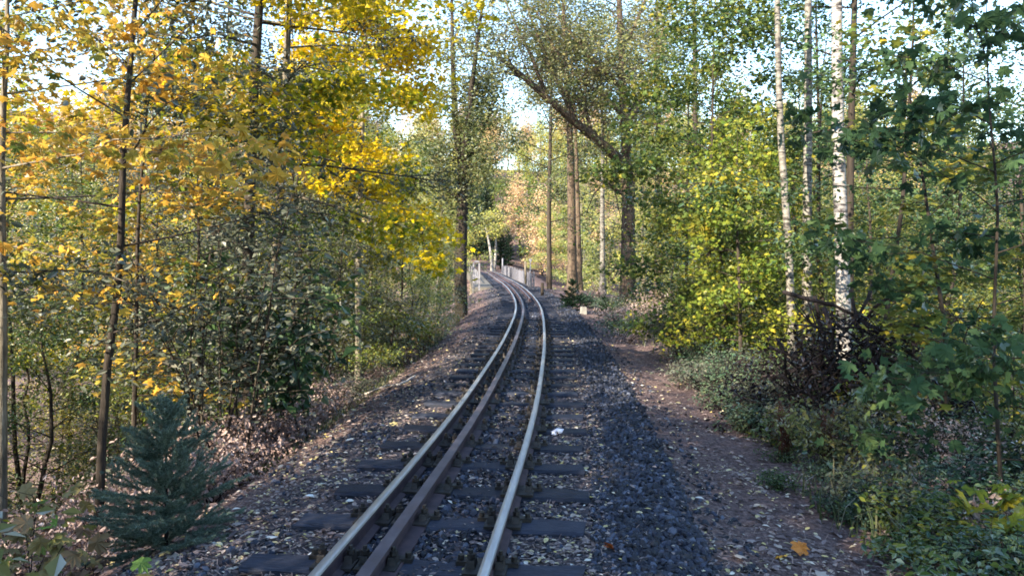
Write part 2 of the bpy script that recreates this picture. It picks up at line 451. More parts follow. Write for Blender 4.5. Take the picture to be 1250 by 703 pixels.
# ------------------------------------------------------------------ railway track
M['rust'] = rough_mat('rail_rust', [lin('2a2224'), lin('40343a'), lin('5a4644')], 9, (1, 1, 1), bump=0.3, rough=0.75, bump_dist=0.004, spec=0.3)
M['guard_rust'] = rough_mat('guard_rust', [lin('35313a'), lin('4a444e'), lin('625a62')], 7, (1, 0.6, 1), bump=0.2, rough=0.5, bump_dist=0.003, spec=0.5, metallic=0.2)
M['steel'] = rough_mat('rail_steel', [lin('9a9a9e'), lin('b2b2b6'), lin('c8c6c2')], 6, (4, 0.5, 4), bump=0.05, rough=0.4, bump_dist=0.002, spec=0.5, metallic=0.85)
M['sleeper'] = rough_mat('sleeper_timber', [lin('0c0f18'), lin('151a28'), lin('202636'), lin('343846')], 5, (2, 14, 14), bump=0.7, rough=0.7, bump_dist=0.012, spec=0.35, objw=0.5)
M['iron'] = rough_mat('fastening_iron', [lin('14120f'), lin('26221f'), lin('3a322e')], 20, bump=0.4, rough=0.6, spec=0.4, objw=0.3)

track = thing('railway_track', 'narrow gauge railway track curving left through the autumn wood towards the bridge', 'railway track', (0, 0, 0))

def rail_mesh(off, y0, y1, prof, head_idx, mats, name):
    ys = np.concatenate([np.arange(y0, min(y1, 30), 0.25), np.arange(min(y1, 30), y1, 0.6)]) if y1 > 30 else np.arange(y0, y1, 0.25)
    px_, pz_ = cx(ys), rz(ys)
    hd = np.gradient(px_, ys); ln = np.sqrt(1 + hd ** 2)
    nx, ny = 1 / ln, -hd / ln
    P = np.asarray(prof); m = len(P)
    V = np.stack([(px_ + nx * off)[:, None] + nx[:, None] * P[None, :, 0], (ys + ny * off)[:, None] + ny[:, None] * P[None, :, 0], pz_[:, None] + P[None, :, 1]], -1).reshape(-1, 3)
    b = Buf(); n = len(ys)
    i = np.arange(n - 1)[:, None] * m; j = np.arange(m)[None, :]; k = (j + 1) % m
    q = np.stack([i + j, i + m + j, i + m + k, i + k], -1)
    hq = q[:, head_idx].reshape(-1, 4); ot = np.delete(q, head_idx, axis=1).reshape(-1, 4)
    b.quads(V, hq, 0, 0)
    b.n -= len(V); b.v.pop(); b.r.pop()
    b.quads(V, ot, 0, 1)
    c = np.array([[0, kk, kk + 1] for kk in range(1, m - 1)])
    b.add(V[:m], c[:, ::-1], 0, 1); b.add(V[-m:], c, 0, 1)
    return b.mesh(name, mats)
# vignole rail: clockwise from the left edge of the foot
RP = [(-.05, -.125), (-.05, -.116), (-.012, -.100), (-.008, -.042), (-.026, -.034), (-.029, -.012), (-.024, -.003), (-.010, 0.0),
      (.010, 0.0), (.024, -.003), (.029, -.012), (.026, -.034), (.008, -.042), (.012, -.100), (.05, -.116), (.05, -.125)]
GP = [(-.05, -.125), (-.05, -.116), (-.012, -.104), (-.010, -.044), (-.033, -.036), (-.035, -.008), (-.032, -.004),
      (.032, -.004), (.035, -.008), (.033, -.036), (.010, -.044), (.012, -.104), (.095, -.112), (.095, -.125)]
HG = 0.405
tag(obj('rail', rail_mesh(-HG, -8, 118, RP, [5, 6, 7, 8, 9], [M['steel'], M['rust']], 'rail_outer'), track), 'polished left running rail')
tag(obj('rail', rail_mesh(HG, -8, 118, RP, [5, 6, 7, 8, 9], [M['steel'], M['rust']], 'rail_outer'), track), 'polished right running rail')
tag(obj('guard_rail', rail_mesh(-HG + 0.235, -8, 118, GP, [5, 6, 7], [M['guard_rust'], M['rust']], 'guard'), track), 'brown rusted guard rail inside the left rail')
tag(obj('guard_rail', rail_mesh(HG - 0.21, 31, 118, GP, [5, 6, 7], [M['guard_rust'], M['rust']], 'guard'), track), 'short guard rail inside the right rail at the bridge')

# sleepers: a few chipped timbers, shared between the copies
def sleeper_mesh(rng):
    b = Buf(); L, W, H_ = 1.80, 0.22, 0.14
    n = 9
    xs = np.linspace(-L / 2, L / 2, n)
    prof = np.array([[-W / 2, -H_], [-W / 2, -0.018], [-W / 2 + 0.016, 0], [W / 2 - 0.016, 0], [W / 2, -0.018], [W / 2, -H_]])
    V = np.zeros((n, 6, 3)); V[:, :, 0] = xs[:, None]; V[:, :, 1] = prof[None, :, 0]; V[:, :, 2] = prof[None, :, 1]
    V[:, 1:5, 1:] += rng.normal(0, 0.0035, (n, 4, 2))
    V[0, :, 0] += rng.normal(0, 0.012, 6); V[-1, :, 0] += rng.normal(0, 0.012, 6)
    i = np.arange(n - 1)[:, None] * 6; j = np.arange(5)[None, :]
    q = np.stack([i + j, i + 6 + j, i + 7 + j, i + 1 + j], -1).reshape(-1, 4)
    b.quads(V.reshape(-1, 3), q[:, ::-1])
    c = np.array([[0, k, k + 1] for k in range(1, 5)])
    b.add(V[0], c); b.add(V[-1], c[:, ::-1])
    return b.mesh('sleeper', M['sleeper'])
def fastening_mesh(sides=(-1, 1)):
    b = Buf()
    box(b, (0, 0, 0.006), (0.20, 0.17, 0.012))
    for s in sides:
        box(b, (s * 0.068, 0, 0.026), (0.045, 0.075, 0.03), taper=0.75)
        tube(b, [(s * 0.070, 0, 0.03), (s * 0.070, 0, 0.078)], 0.011, 6)
        tube(b, [(s * 0.070, 0, 0.044), (s * 0.070, 0, 0.062)], 0.021, 6)
        tube(b, [(s * 0.128, 0.05, -0.002), (s * 0.128, 0.05, 0.038)], 0.016, 6)
        box(b, (s * 0.120, 0.05, 0.008), (0.06, 0.05, 0.018))
    return b.mesh('fastening', M['iron'])
SLM = [sleeper_mesh(RNG) for _ in range(7)]
FM = fastening_mesh()
y = 2.0666; k = 0
s_rng = np.random.default_rng(5)
while y < 84:
    x0, z0 = float(cx(y)), float(rz(y)) - 0.131
    h = math.atan(float(cx(y + 0.1) - cx(y - 0.1)) / 0.2)
    so = obj('sleeper', SLM[k % 7], track, (x0 + s_rng.normal(0, 0.018), y + s_rng.normal(0, .012), z0 + 0.016 + s_rng.normal(0, 0.004)), (s_rng.normal(0, .01), 0, -h + s_rng.normal(0, 0.012)))
    if k % 2: so.rotation_euler[2] += pi
    if y < 22:
        sg = -1 if k % 2 else 1
        for off in (-HG, -HG + 0.235, HG):
            obj('fastening', FM, so, (off * sg, 0, 0.002), (0, 0, 0 if sg > 0 else pi), (1.12, 1.3, 1.3))
    y += 0.693; k += 1

# ------------------------------------------------------------------ ballast, fallen leaves, twigs, scraps
def ico():
    p = (1 + 5 ** .5) / 2
    v = np.array([[-1, p, 0], [1, p, 0], [-1, -p, 0], [1, -p, 0], [0, -1, p], [0, 1, p], [0, -1, -p], [0, 1, -p], [p, 0, -1], [p, 0, 1], [-p, 0, -1], [-p, 0, 1]]) / 1.9
    f = np.array([[0, 11, 5], [0, 5, 1], [0, 1, 7], [0, 7, 10], [0, 10, 11], [1, 5, 9], [5, 11, 4], [11, 10, 2], [10, 7, 6], [7, 1, 8], [3, 9, 4], [3, 4, 2], [3, 2, 6], [3, 6, 8], [3, 8, 9], [4, 9, 5], [2, 4, 11], [6, 2, 10], [8, 6, 7], [9, 8, 1]])
    return v, f
def rand_rot(rng, n):
    q = norm(rng.normal(0, 1, (n, 4)))
    w, x, y, z = q.T
    return np.stack([1 - 2 * (y * y + z * z), 2 * (x * y - w * z), 2 * (x * z + w * y), 2 * (x * y + w * z), 1 - 2 * (x * x + z * z), 2 * (y * z - w * x), 2 * (x * z - w * y), 2 * (y * z + w * x), 1 - 2 * (x * x + y * y)], -1).reshape(n, 3, 3)
def stones(buf, rng, P, size):
    v, f = ico(); n = len(P)
    sh = np.array([v * (1 + rng.normal(0, 0.16, (12, 1))) for _ in range(24)])
    V = sh[rng.integers(0, 24, n)] * rng.uniform([.75, .55, .4], [1.25, 1.0, .8], (n, 3))[:, None, :]
    V = np.einsum('nij,nkj->nki', rand_rot(rng, n), V) * size[:, None, None] + P[:, None, :]
    buf.add(V.reshape(-1, 3), ((np.arange(n) * 12)[:, None, None] + f[None]).reshape(-1, 3), np.repeat(rng.uniform(0, 1, n), 12))
def scatter(rng, n, y0, y1, d0, d1, power=2.0):
    """more pieces near the eye: density falls with distance"""
    u = rng.uniform(0, 1, n)
    a, bq = y0 ** (1 - power), y1 ** (1 - power)
    yy = (a + u * (bq - a)) ** (1 / (1 - power))
    dd = rng.uniform(d0, d1, n)
    xx = cx(yy) + dd
    return xx, yy, dd
def on_sleeper(d, y):
    return (np.abs((y - 2.0666 + 0.09 * d + .3465) % .693 - .3465) < .10) & (np.abs(d) > .50) & (np.abs(d) < .90)
srng = np.random.default_rng(21)
b_ = Buf()
def ballast(n, y0, y1, d0, d1, smin, smax, keep=None, power=2.0, lift=0.3):
    xx, yy, dd = scatter(srng, n, y0, y1, d0, d1, power)
    if keep is not None:
        mk = srng.uniform(0, 1, n) < keep(dd, xx, yy); xx, yy, dd = xx[mk], yy[mk], dd[mk]
    mk = ~(on_sleeper(dd, yy) & (srng.uniform(0, 1, len(xx)) < .93)); xx, yy, dd = xx[mk], yy[mk], dd[mk]
    sz = srng.uniform(smin, smax, len(xx)) * (1 + yy / 60)
    stones(b_, srng, np.stack([xx, yy, height(xx, yy) + sz * lift], 1), sz)
ballast(34000, 3.0, 41.5, 0.94, 1.95, .011, .027, lambda d, x, y: np.where(d < 1.05, .5, np.where(d > 1.48 + 0.08 * wob(x, y, 2.2), .05, 1.0)), 1.55)
ballast(7000, 3.0, 30, 1.1, 1.6, .014, .03, None, 1.6, lift=.9)
ballast(5200, 3.0, 41.5, -2.0, -0.82, .014, .030, lambda d, x, y: np.clip(0.55 + 0.8 * wob(x, y, 1.7, .4), 0.08, 1) * np.where(d < -1.6, .35, 1), 1.6)
ballast(5500, 3.0, 40, -0.36, 0.36, .016, .036, lambda d, x, y: np.where(np.abs(d + 0.17) < 0.06, 0, .8), 1.6)
ballast(700, 3.0, 20, 0.45, 0.9, .012, .025, None, 1.6)
M['ballast'] = attr_ramp_mat('ballast_stone', [lin('0a0d16'), lin('121724'), lin('1d2333'), lin('30374a'), lin('555a68')], rough=0.62, spec=0.45, pos=[0, .35, .7, .9, 1])  # dark stone, with the blue cast of the shade mixed into its colours
tag(obj('ballast', b_.mesh('ballast', M['ballast'])), 'dark grey crushed stone ballast, tinted with the blue of the shade, along the track', 'ballast', kind='stuff')

def litter(buf, rng, n, y0, y1, d0, d1, smin, smax, tmpl, power=1.8, keep=None, lo=0.0, hi=1.0, lift=0.012):
    xx, yy, dd = scatter(rng, n, y0, y1, d0, d1, power)
    if keep is not None:
        mk = rng.uniform(0, 1, n) < keep(dd, xx, yy); xx, yy, dd = xx[mk], yy[mk], dd[mk]
    mk = ~(on_sleeper(dd, yy) & (rng.uniform(0, 1, len(xx)) < .88)); xx, yy, dd = xx[mk], yy[mk], dd[mk]
    mk = rng.uniform(0, 1, len(xx)) < np.clip(.75 + .5 * wob(xx, yy, 2.6, 4.0) + .35 * wob(xx, yy, 7.0, 1.0), .25, 1); xx, yy, dd = xx[mk], yy[mk], dd[mk]
    m = len(xx)
    a, b, nn = leaf_frames(rng, m, 0.80, 0.0)
    a[:, 2] *= 0.4; a = norm(a); b = norm(np.cross(nn, a)); nn = np.cross(a, b)
    z = height(xx, yy) + rng.uniform(0.004, lift + .01, m)
    add_leaves(buf, np.stack([xx, yy, z], 1), a, b, nn, (smin + (smax - smin) * rng.uniform(0, 1.25, m) ** 2) * (1 + yy / 70), tmpl, rng.uniform(lo, hi, m))
lrng = np.random.default_rng(77)
b_ = Buf()
litter(b_, lrng, 19000, 3.0, 40, -2.4, -0.5, .022, .048, OVAL, 1.6)
litter(b_, lrng, 6500, 3.0, 40, -0.36, 0.36, .022, .048, OVAL, 1.6, lambda d, x, y: np.where(np.abs(d + 0.17) < 0.06, 0, 1), lift=.03)
litter(b_, lrng, 10000, 3.0, 30, 0.47, 1.08, .02, .042, OVAL, 1.6, lo=.25)
litter(b_, lrng, 800, 3.0, 30, 1.0, 1.6, .02, .04, OVAL, 1.6, lift=.05, lo=.3)
litter(b_, lrng, 8500, 3.0, 40, 1.6, 2.9, .022, .05, OVAL, 1.6)
litter(b_, lrng, 4200, 3.0, 40, -6, -1.9, .05, .12, OVAL, 1.5)
litter(b_, lrng, 3200, 3.0, 40, 2.5, 8, .05, .12, OVAL, 1.5)
litter(b_, lrng, 200, 3.0, 20, -2.4, 2.3, .045, .085, STAR, 1.6, lo=.55, lift=.03)
M['litter'] = attr_ramp_mat('fallen_leaf', [lin('383032'), lin('584c4c'), lin('766866'), lin('8a7e7a'), lin('a09488'), lin('bcac68'), lin('bcb4a4'), lin('ccc8c0')], rough=0.75, pos=[0, .25, .5, .7, .84, .92, .97, 1.0])
tag(obj('fallen_leaves', b_.mesh('fallen_leaves', M['litter'])), 'small tan and yellow fallen leaves littering the track bed and path', 'leaf litter', kind='stuff')

b_ = Buf()                                    # needles and twig bits in the bed
n = 16000
xx, yy, dd = scatter(lrng, n, 3.0, 22, -2.2, 2.5, 1.9)
az = lrng.uniform(0, pi, n); ln_ = lrng.uniform(.02, .075, n)
dx = np.stack([np.cos(az), np.sin(az), lrng.normal(0, .15, n)], 1) * ln_[:, None]
sd = np.stack([-np.sin(az), np.cos(az), np.zeros(n)], 1) * lrng.uniform(.0012, .003, n)[:, None]
P = np.stack([xx, yy, height(xx, yy) + lrng.uniform(.006, .025, n)], 1)
V = np.stack([P - sd, P + sd, P + dx + sd, P + dx - sd], 1)
mk = np.abs(np.abs(dd) - HG) > 0.06
mk &= np.abs(dd + .17) > .06
mk &= ~(on_sleeper(dd, yy) & (lrng.uniform(0, 1, n) < .9))
V = V[mk]; n = len(V)
b_.quads(V.reshape(-1, 3), np.arange(n * 4).reshape(-1, 4), np.repeat(lrng.uniform(0, 1, n), 4))
M['twig_bits'] = attr_ramp_mat('twig_bits', [lin('3c302e'), lin('6e5c56'), lin('a48e82')])
tag(obj('twig_litter', b_.mesh('twig_litter', M['twig_bits'])), 'fine brown needles and twig bits strewn over the bed', 'twig litter', kind='stuff')

# single things lying about
def crumple(name, rng, size, mat, flat=0.5):
    v, f = ico(); b = Buf()
    # one subdivision by hand, then crease
    mid = {}; V = [tuple(x) for x in v]; F = []
    def m_(i, j):
        key = (min(i, j), max(i, j))
        if key not in mid:
            p = np.array(V[i]) + np.array(V[j]); V.append(tuple(p / np.linalg.norm(p) * 1.05)); mid[key] = len(V) - 1
        return mid[key]
    for a, c, d in f:
        x, y_, z = m_(a, c), m_(c, d), m_(d, a); F += [(a, x, z), (c, y_, x), (d, z, y_), (x, y_, z)]
    A = np.array(V); A *= (1 + rng.normal(0, .22, (len(A), 1))); A[:, 2] *= flat
    b.add(A * size, F)
    return obj(name, b.mesh(name, mat))
M['paper'] = rough_mat('paper', [lin('9aa0b8'), lin('c4c8d8'), lin('dadce6')], 14, bump=0.5, rough=0.8)
g = ground_px(680, 531)
o = crumple('paper_tissue', np.random.default_rng(3), .045, M['paper'], .7); o.location = g + [0, 0, .03]
tag(o, 'crumpled white paper tissue lying beside the right rail', 'tissue')
def single_leaf(name, px_, py_, size, rndv, mat, label, tm=MAPLE, tilt=(.2, .1), rzv=0.0, cat='leaf'):
    b = Buf(); T, F = tm; b.add(T * size * [1, 1, 1.8], F, rndv)
    g = ground_px(px_, py_)
    return tag(obj(name, b.mesh(name, mat), None, (g[0], g[1], g[2] + .03), (tilt[0], tilt[1], rzv)), label, cat)
M['leaf_rusty'] = attr_ramp_mat('leaf_rusty', [lin('7a3414'), lin('a8622c'), lin('c88a34'), lin('cfa02c')], rough=.6)
M['leaf_whitish'] = attr_ramp_mat('leaf_whitish', [lin('b8bcc4'), lin('d4d4d0')], rough=.6)
single_leaf('fallen_leaf', 754, 679, .13, 0.1, M['leaf_rusty'], 'curled rust red leaf standing on the right edge of the sleepers', tilt=(1.0, .3), rzv=1.9)
single_leaf('fallen_leaf', 972, 678, .115, 0.45, M['leaf_rusty'], 'large orange and yellow leaf lying on the path at the lower right', tilt=(.5, -.3), rzv=.6)
single_leaf('fallen_leaf', 960, 684, .075, 0.8, M['leaf_rusty'], 'yellow leaf lying against the large orange leaf on the path', tilt=(.2, .3), rzv=2.6)
single_leaf('fallen_leaf', 372, 610, .085, .9, M['leaf_whitish'], 'pale white leaf on the leaf litter left of the rails', OVAL, (.1, .1), .1)
single_leaf('fallen_leaf', 375, 684, .07, .9, M['leaf_whitish'], 'pale leaf on the nearest sleeper end beside the left rail', OVAL, (.1, .1), .4)
single_leaf('fallen_leaf', 568, 651, .06, .5, M['leaf_whitish'], 'bluish white leaf between the guard rail and right rail', OVAL, (.1, .0), .3)
single_leaf('fallen_leaf', 497, 665, .07, .3, M['leaf_rusty'], 'orange brown leaf below the guard rail between the rails', MAPLE, (.2, .0), .3)

# ------------------------------------------------------------------ trees
def gen_tree(rng, H=12, r0=.16, base=2.5, crown_r=3.2, nprim=22, nsec=6, nleaf=9000, lsize=.12, tmpl=QUAD, flat=.6, droop=.2,
             lean=(0, 0), spread=.28, up=(8, 60), shape=.75, wig=.02, trunk_pts=None, limbs=None, sec_len=.45, sides=8, min_r=.006, trunk_only_to=None):
    """trunk, branches and leaves of one broadleaved tree, base at the origin. Returns (wood Buf, leaf arrays, limb Bufs)"""
    wood = Buf()
    m = 14
    if trunk_pts is None:
        t = np.linspace(0, 1, m)
        jit = np.cumsum(rng.normal(0, wig * H / m * 3, (m, 2)), axis=0); jit -= jit[0]
        tp = np.stack([lean[0] * t * H + jit[:, 0], lean[1] * t * H + jit[:, 1], t * H], 1)
    else:
        tp0 = np.asarray(trunk_pts, float); s = np.linspace(0, 1, len(tp0)); t = np.linspace(0, 1, m)
        tp = np.stack([np.interp(t, s, tp0[:, i]) for i in range(3)], 1)
        H = tp[-1, 2]
    rad = r0 * np.clip(1 - t, 0, 1) ** .75 * .93 + r0 * .05
    rad[0] *= 1.35; 
    tube(wood, np.concatenate([[tp[0] - [0, 0, .5]], tp]), np.concatenate([[rad[0] * 1.15], rad]), sides)
    segs = []                                   # leafy segments: start, end, weight
    t0 = base / H
    for i in range(nprim):
        u = (i + rng.uniform(0, 1)) / nprim
        tt = t0 + (0.98 - t0) * u
        p0 = np.array([np.interp(tt, t, tp[:, k]) for k in range(3)])
        az = i * 2.39996 + rng.normal(0, .4)
        L = crown_r * (np.clip(1 - u, 0, 1) ** shape * .85 + .18) * rng.uniform(.7, 1.15) * (0.75 + .5 * min(1, u * 4))
        el = radians(up[0] + (up[1] - up[0]) * u + rng.normal(0, 8))
        dv = np.array([cos(az) * cos(el), sin(az) * cos(el), sin(el)])
        npt = 6; s = np.linspace(0, 1, npt)
        pts = p0 + dv * L * s[:, None] + np.stack([np.cumsum(rng.normal(0, .05 * L, npt)), np.cumsum(rng.normal(0, .05 * L, npt)), np.cumsum(rng.normal(0, .03 * L, npt)) - droop * L * .25 * s ** 2], 1) * s[:, None]
        rb = max(min_r, np.interp(tt, t, rad) * .36 * min(1, L / crown_r + .3))
        tube(wood, pts, rb * (1 - .85 * s), 5, cap=False)
        for j in range(1, npt - 1):
            segs.append((pts[j], pts[j + 1], .5 * np.linalg.norm(pts[j + 1] - pts[j]) * (j / npt)))
        for q in range(nsec):
            sq = rng.uniform(.25, 1.0); pq = np.array([np.interp(sq, s, pts[:, k]) for k in range(3)])
            sgn = 1 if q % 2 else -1
            a2 = az + sgn * rng.uniform(.5, 1.15); e2 = el * .6 + rng.normal(0, .22)
            L2 = L * sec_len * rng.uniform(.6, 1.2) * (1.1 - .4 * sq)
            d2 = np.array([cos(a2) * cos(e2), sin(a2) * cos(e2), sin(e2) - droop * .3])
            s3 = np.linspace(0, 1, 4)
            p2 = pq + d2 * L2 * s3[:, None] + rng.normal(0, .04 * L2, (4, 3)) * s3[:, None]
            tube(wood, p2, max(min_r * .7, rb * .4) * (1 - .8 * s3), 3, cap=False)
            for j in range(3):
                segs.append((p2[j], p2[j + 1], np.linalg.norm(p2[j + 1] - p2[j])))
    if limbs:
        for pts, r_a, r_b in limbs:
            pts = np.asarray(pts, float)
            for j in range(len(pts) - 1):
                for q in range(8):
                    f = rng.uniform(0, 1); pq = pts[j] * (1 - f) + pts[j + 1] * f
                    L2 = crown_r * rng.uniform(.35, 1.0)
                    d2 = norm(rng.normal(0, 1, 3) + [0, 0, .45]); s3 = np.linspace(0, 1, 5)
                    p2 = pq + d2 * L2 * s3[:, None] + rng.normal(0, .07 * L2, (5, 3)) * s3[:, None]
                    tube(wood, p2, max(min_r, r_b * .45) * (1 - .8 * s3), 4, cap=False)
                    for w in range(2, 4):
                        segs.append((p2[w], p2[w + 1], np.linalg.norm(p2[w + 1] - p2[w]) * 2.0))
                    for e in range(4):
                        g_ = rng.uniform(.45, 1); pe = p2[0] * (1 - g_) + p2[-1] * g_; de = norm(rng.normal(0, 1, 3)) * L2 * rng.uniform(.2, .45)
                        tube(wood, [pe, pe + de * .5 + rng.normal(0, .03 * L2, 3), pe + de], np.array([.5, .35, .15]) * max(min_r, r_b * .35), 3, cap=False)
                        segs.append((pe + de * .4, pe + de, np.linalg.norm(de) * 1.4))
    A = np.array([s[0] for s in segs]); B = np.array([s[1] for s in segs]); W = np.array([s[2] for s in segs]) * rng.lognormal(0, .75, len(segs))
    ix = rng.choice(len(segs), nleaf, p=W / W.sum())
    f = rng.uniform(0, 1, nleaf)[:, None]
    P = A[ix] * (1 - f) + B[ix] * f
    P = P + rng.normal(0, 1, (nleaf, 3)) * np.array([spread, spread, spread * (.32 + .68 * (1 - flat))])
    a, b, nn = leaf_frames(rng, nleaf, flat, droop)
    size = lsize * rng.uniform(.45, 1.3, nleaf)
    rnd = np.clip(rng.normal(.5, .27, nleaf), 0, 1)
    return wood, (P, a, b, nn, size, rnd, tmpl)

LEAFCACHE = {}
def own_mat(o, m):
    o.material_slots[0].link = 'OBJECT'; o.material_slots[0].material = m
    return o
def place_tree(name, label, proto, loc, rz_=0.0, scale=1.0, group=None, leafmat=None, leafparts=0, cat='tree', barkmat=None, tilt=(0, 0), parts=('trunk', 'crown')):
    """proto = dict(wood mesh, crown mesh, arrays); leafparts = how many of the leaves nearest the eye become parts of their own"""
    t = thing(name, label, cat, loc, rz_, group, scale)
    t.rotation_euler = (tilt[0], tilt[1], rz_)
    bm_, lm_ = barkmat or proto['bark'], leafmat or proto['leaf']
    key = (proto['id'], 'wood')
    if key not in LEAFCACHE:
        LEAFCACHE[key] = proto['wood'].mesh('trunk', M[bm_], True)
    own_mat(obj(parts[0], LEAFCACHE[key], t), M[bm_])
    P, a, b, nn, size, rnd, tm = proto['leaves']
    if leafparts:
        R = np.array(t.matrix_basis.to_3x3()); 
        Wp = P @ R.T + np.array(loc)
        yy = np.maximum(Wp[:, 1], .3)
        ux = Wp[:, 0] / yy * FPX + 625; uy = 322 - (Wp[:, 2] - EYE) / yy * FPX
        ok = (ux > 5) & (ux < 1245) & (uy > 5) & (uy < 698) & (Wp[:, 1] > 1.5)
        sc = np.where(ok, size / yy, -1)
        pick = np.argsort(-sc)[:leafparts]; pick = pick[sc[pick] > 0]
        rest = np.ones(len(P), bool); rest[pick] = False
        T, F = MAPLE if tm is STAR else tm
        var = []
        for v in range(10):
            bb = Buf(); TT = T.copy(); TT[:, 2] = TT[:, 2] * (1 + (v % 3) * .8) + .05 * np.sin(TT[:, 0] * 5 + v)
            bb.add(TT, F, (v + .5) / 10); var.append(bb.mesh('leaf', M[lm_]))
        from mathutils import Matrix
        for i in pick:
            o = obj('leaf', var[min(9, int(rnd[i] * 10))], t)
            s_ = float(size[i])
            o.matrix_basis = Matrix(((a[i, 0] * s_, b[i, 0] * s_, nn[i, 0] * s_, P[i, 0]), (a[i, 1] * s_, b[i, 1] * s_, nn[i, 1] * s_, P[i, 1]), (a[i, 2] * s_, b[i, 2] * s_, nn[i, 2] * s_, P[i, 2]), (0, 0, 0, 1)))
        bb = Buf(); add_leaves(bb, P[rest], a[rest], b[rest], nn[rest], size[rest], tm, rnd[rest])
        cr = obj(parts[1], bb.mesh('crown', M[lm_]), t); cr['kind'] = 'stuff'
    else:
        key = (proto['id'], 'crown')
        if key not in LEAFCACHE:
            bb = Buf(); add_leaves(bb, P, a, b, nn, size, tm, rnd); LEAFCACHE[key] = bb.mesh('crown', M[lm_])
        cr = own_mat(obj(parts[1], LEAFCACHE[key], t), M[lm_]); cr['kind'] = 'stuff'
    return t
PID = [0]
def proto(seed, bark, leaf, **kw):
    w, l = gen_tree(np.random.default_rng(seed), **kw)
    PID[0] += 1
    return dict(id=PID[0], wood=w, leaves=l, bark=bark, leaf=leaf, H=kw.get('H', 12))
def gz(x, y): return float(height(x, y))
def on_ground(px_, Y, sink=0.05):
    x = (px_ - 625) / FPX * Y
    return (x, Y, gz(x, Y) - sink)

# prototypes -----------------------------------------------------
P_small = [proto(100 + i, 'bark_grey', 'leaf_yellowgreen', H=h, r0=.045, base=.5, crown_r=cr, nprim=26, nsec=6, nleaf=6500, lsize=.068, tmpl=OVAL, flat=.72, spread=.17, droop=.35, up=(5, 50), shape=.6, wig=.05, lean=ln)
           for i, (h, cr, ln) in enumerate([(4.2, 1.5, (.05, .02)), (5.2, 1.8, (-.06, .03)), (3.4, 1.5, (.1, -.05)), (6.2, 1.9, (.03, -.06))])]
P_mid = [proto(200 + i, 'bark_grey', 'leaf_yellowgreen', H=h, r0=r, base=b, crown_r=cr, nprim=30, nsec=7, nleaf=11000, lsize=.125, tmpl=QUAD, flat=.6, spread=.24, droop=.3, up=(0, 60))
         for i, (h, r, b, cr) in enumerate([(12, .13, 2.5, 2.9), (15, .17, 4, 3.4), (10, .10, 1.5, 2.6), (17, .2, 5, 3.8), (13, .14, 1.2, 3.3)])]
P_far = [proto(300 + i, 'bark_grey', 'leaf_pale', H=h, r0=.2, base=b, crown_r=cr, nprim=30, nsec=5, nleaf=4200, lsize=.30, tmpl=QUAD, flat=.45, spread=.5, droop=.2, up=(5, 60))
         for i, (h, b, cr) in enumerate([(12, 2, 3.4), (15, 3, 4.0), (10, 1.5, 3.2), (13, 4, 3.0)])]

# --- left bank, near: trees the photograph lets one point at
def left_tree(px_pts, Y, name, label, seed, leaf, bark='bark_grey', leafparts=0, ztop=9.0, **kw):
    """px_pts: trunk as seen, from the ground upward; continued to ztop above the base"""
    b0 = on_ground(px_pts[0][0], Y)
    pts = [(0, 0, 0)]
    for (qx, qy) in px_pts[1:]:
        w = at_px(qx, qy, Y); pts.append((w[0] - b0[0], RNG.normal(0, .05), w[2] - b0[2]))
    l0, l1 = np.array(pts[-2]), np.array(pts[-1]); d = (l1 - l0) / max(.3, l1[2] - l0[2])
    while pts[-1][2] < ztop:
        nx_ = np.array(pts[-1]) + d * 1.2 + np.array([RNG.normal(0, .06), RNG.normal(0, .06), 0]); pts.append(tuple(nx_))
    # resample evenly by height
    pa = np.array(pts); zz = np.linspace(0, pa[-1, 2], 16)
    tp = np.stack([np.interp(zz, pa[:, 2], pa[:, k]) for k in range(3)], 1)
    pr = proto(seed, bark, leaf, trunk_pts=tp, **kw)
    return place_tree(name, label, pr, b0, leafparts=leafparts)

left_tree([(0, 560), (2, 360), (8, 180), (10, 0)], 7.2, 'maple_tree', 'slim grey maple at the far left edge holding orange leaves over the scene', 401, 'leaf_orange', leafparts=280, ztop=6.5,
          r0=.062, base=3.4, crown_r=2.5, nprim=26, nsec=7, nleaf=5200, lsize=.098, tmpl=STAR, flat=.65, spread=.18, droop=.45, up=(-4, 45), shape=.5)
left_tree([(118, 610), (126, 470), (140, 330), (152, 190), (158, 60)], 7.4, 'dark_tree', 'dark leaning trunk behind the young spruce on the left', 402, 'leaf_grey', 'bark_dark', ztop=8.5,
          r0=.048, base=2.2, crown_r=2.2, nprim=22, nsec=6, nleaf=6000, lsize=.075, tmpl=OVAL, flat=.6, spread=.18, droop=.3, up=(5, 55))
left_tree([(160, 480), (166, 380), (172, 270), (176, 120)], 8.6, 'sapling', 'thin dark sapling between the leaning trunk and the grey leaved bush', 403, 'leaf_orange', 'bark_dark', ztop=5.5,
          r0=.035, base=1.6, crown_r=1.6, nprim=18, nsec=6, nleaf=1500, lsize=.085, tmpl=STAR, flat=.75, spread=.14, droop=.4, up=(0, 40), wig=.03)
left_tree([(240, 470), (241, 360), (241, 240), (243, 150)], 9.8, 'sapling', 'straight thin dark sapling in front of the sunlit gap on the left', 404, 'leaf_yellowgreen', 'bark_dark', ztop=6,
          r0=.035, base=2.4, crown_r=1.6, nprim=18, nsec=6, nleaf=3200, lsize=.085, tmpl=OVAL, flat=.75, spread=.16, droop=.3, up=(0, 40))
left_tree([(302, 460), (302, 340), (303, 200), (310, 70)], 10.2, 'dark_tree', 'stout dark trunk standing left of the glossy green bush', 405, 'leaf_grey', 'bark_dark', ztop=11,
          r0=.10, base=3.2, crown_r=2.4, nprim=26, nsec=7, nleaf=9000, lsize=.07, tmpl=OVAL, flat=.6, spread=.2, droop=.4, up=(0, 50))
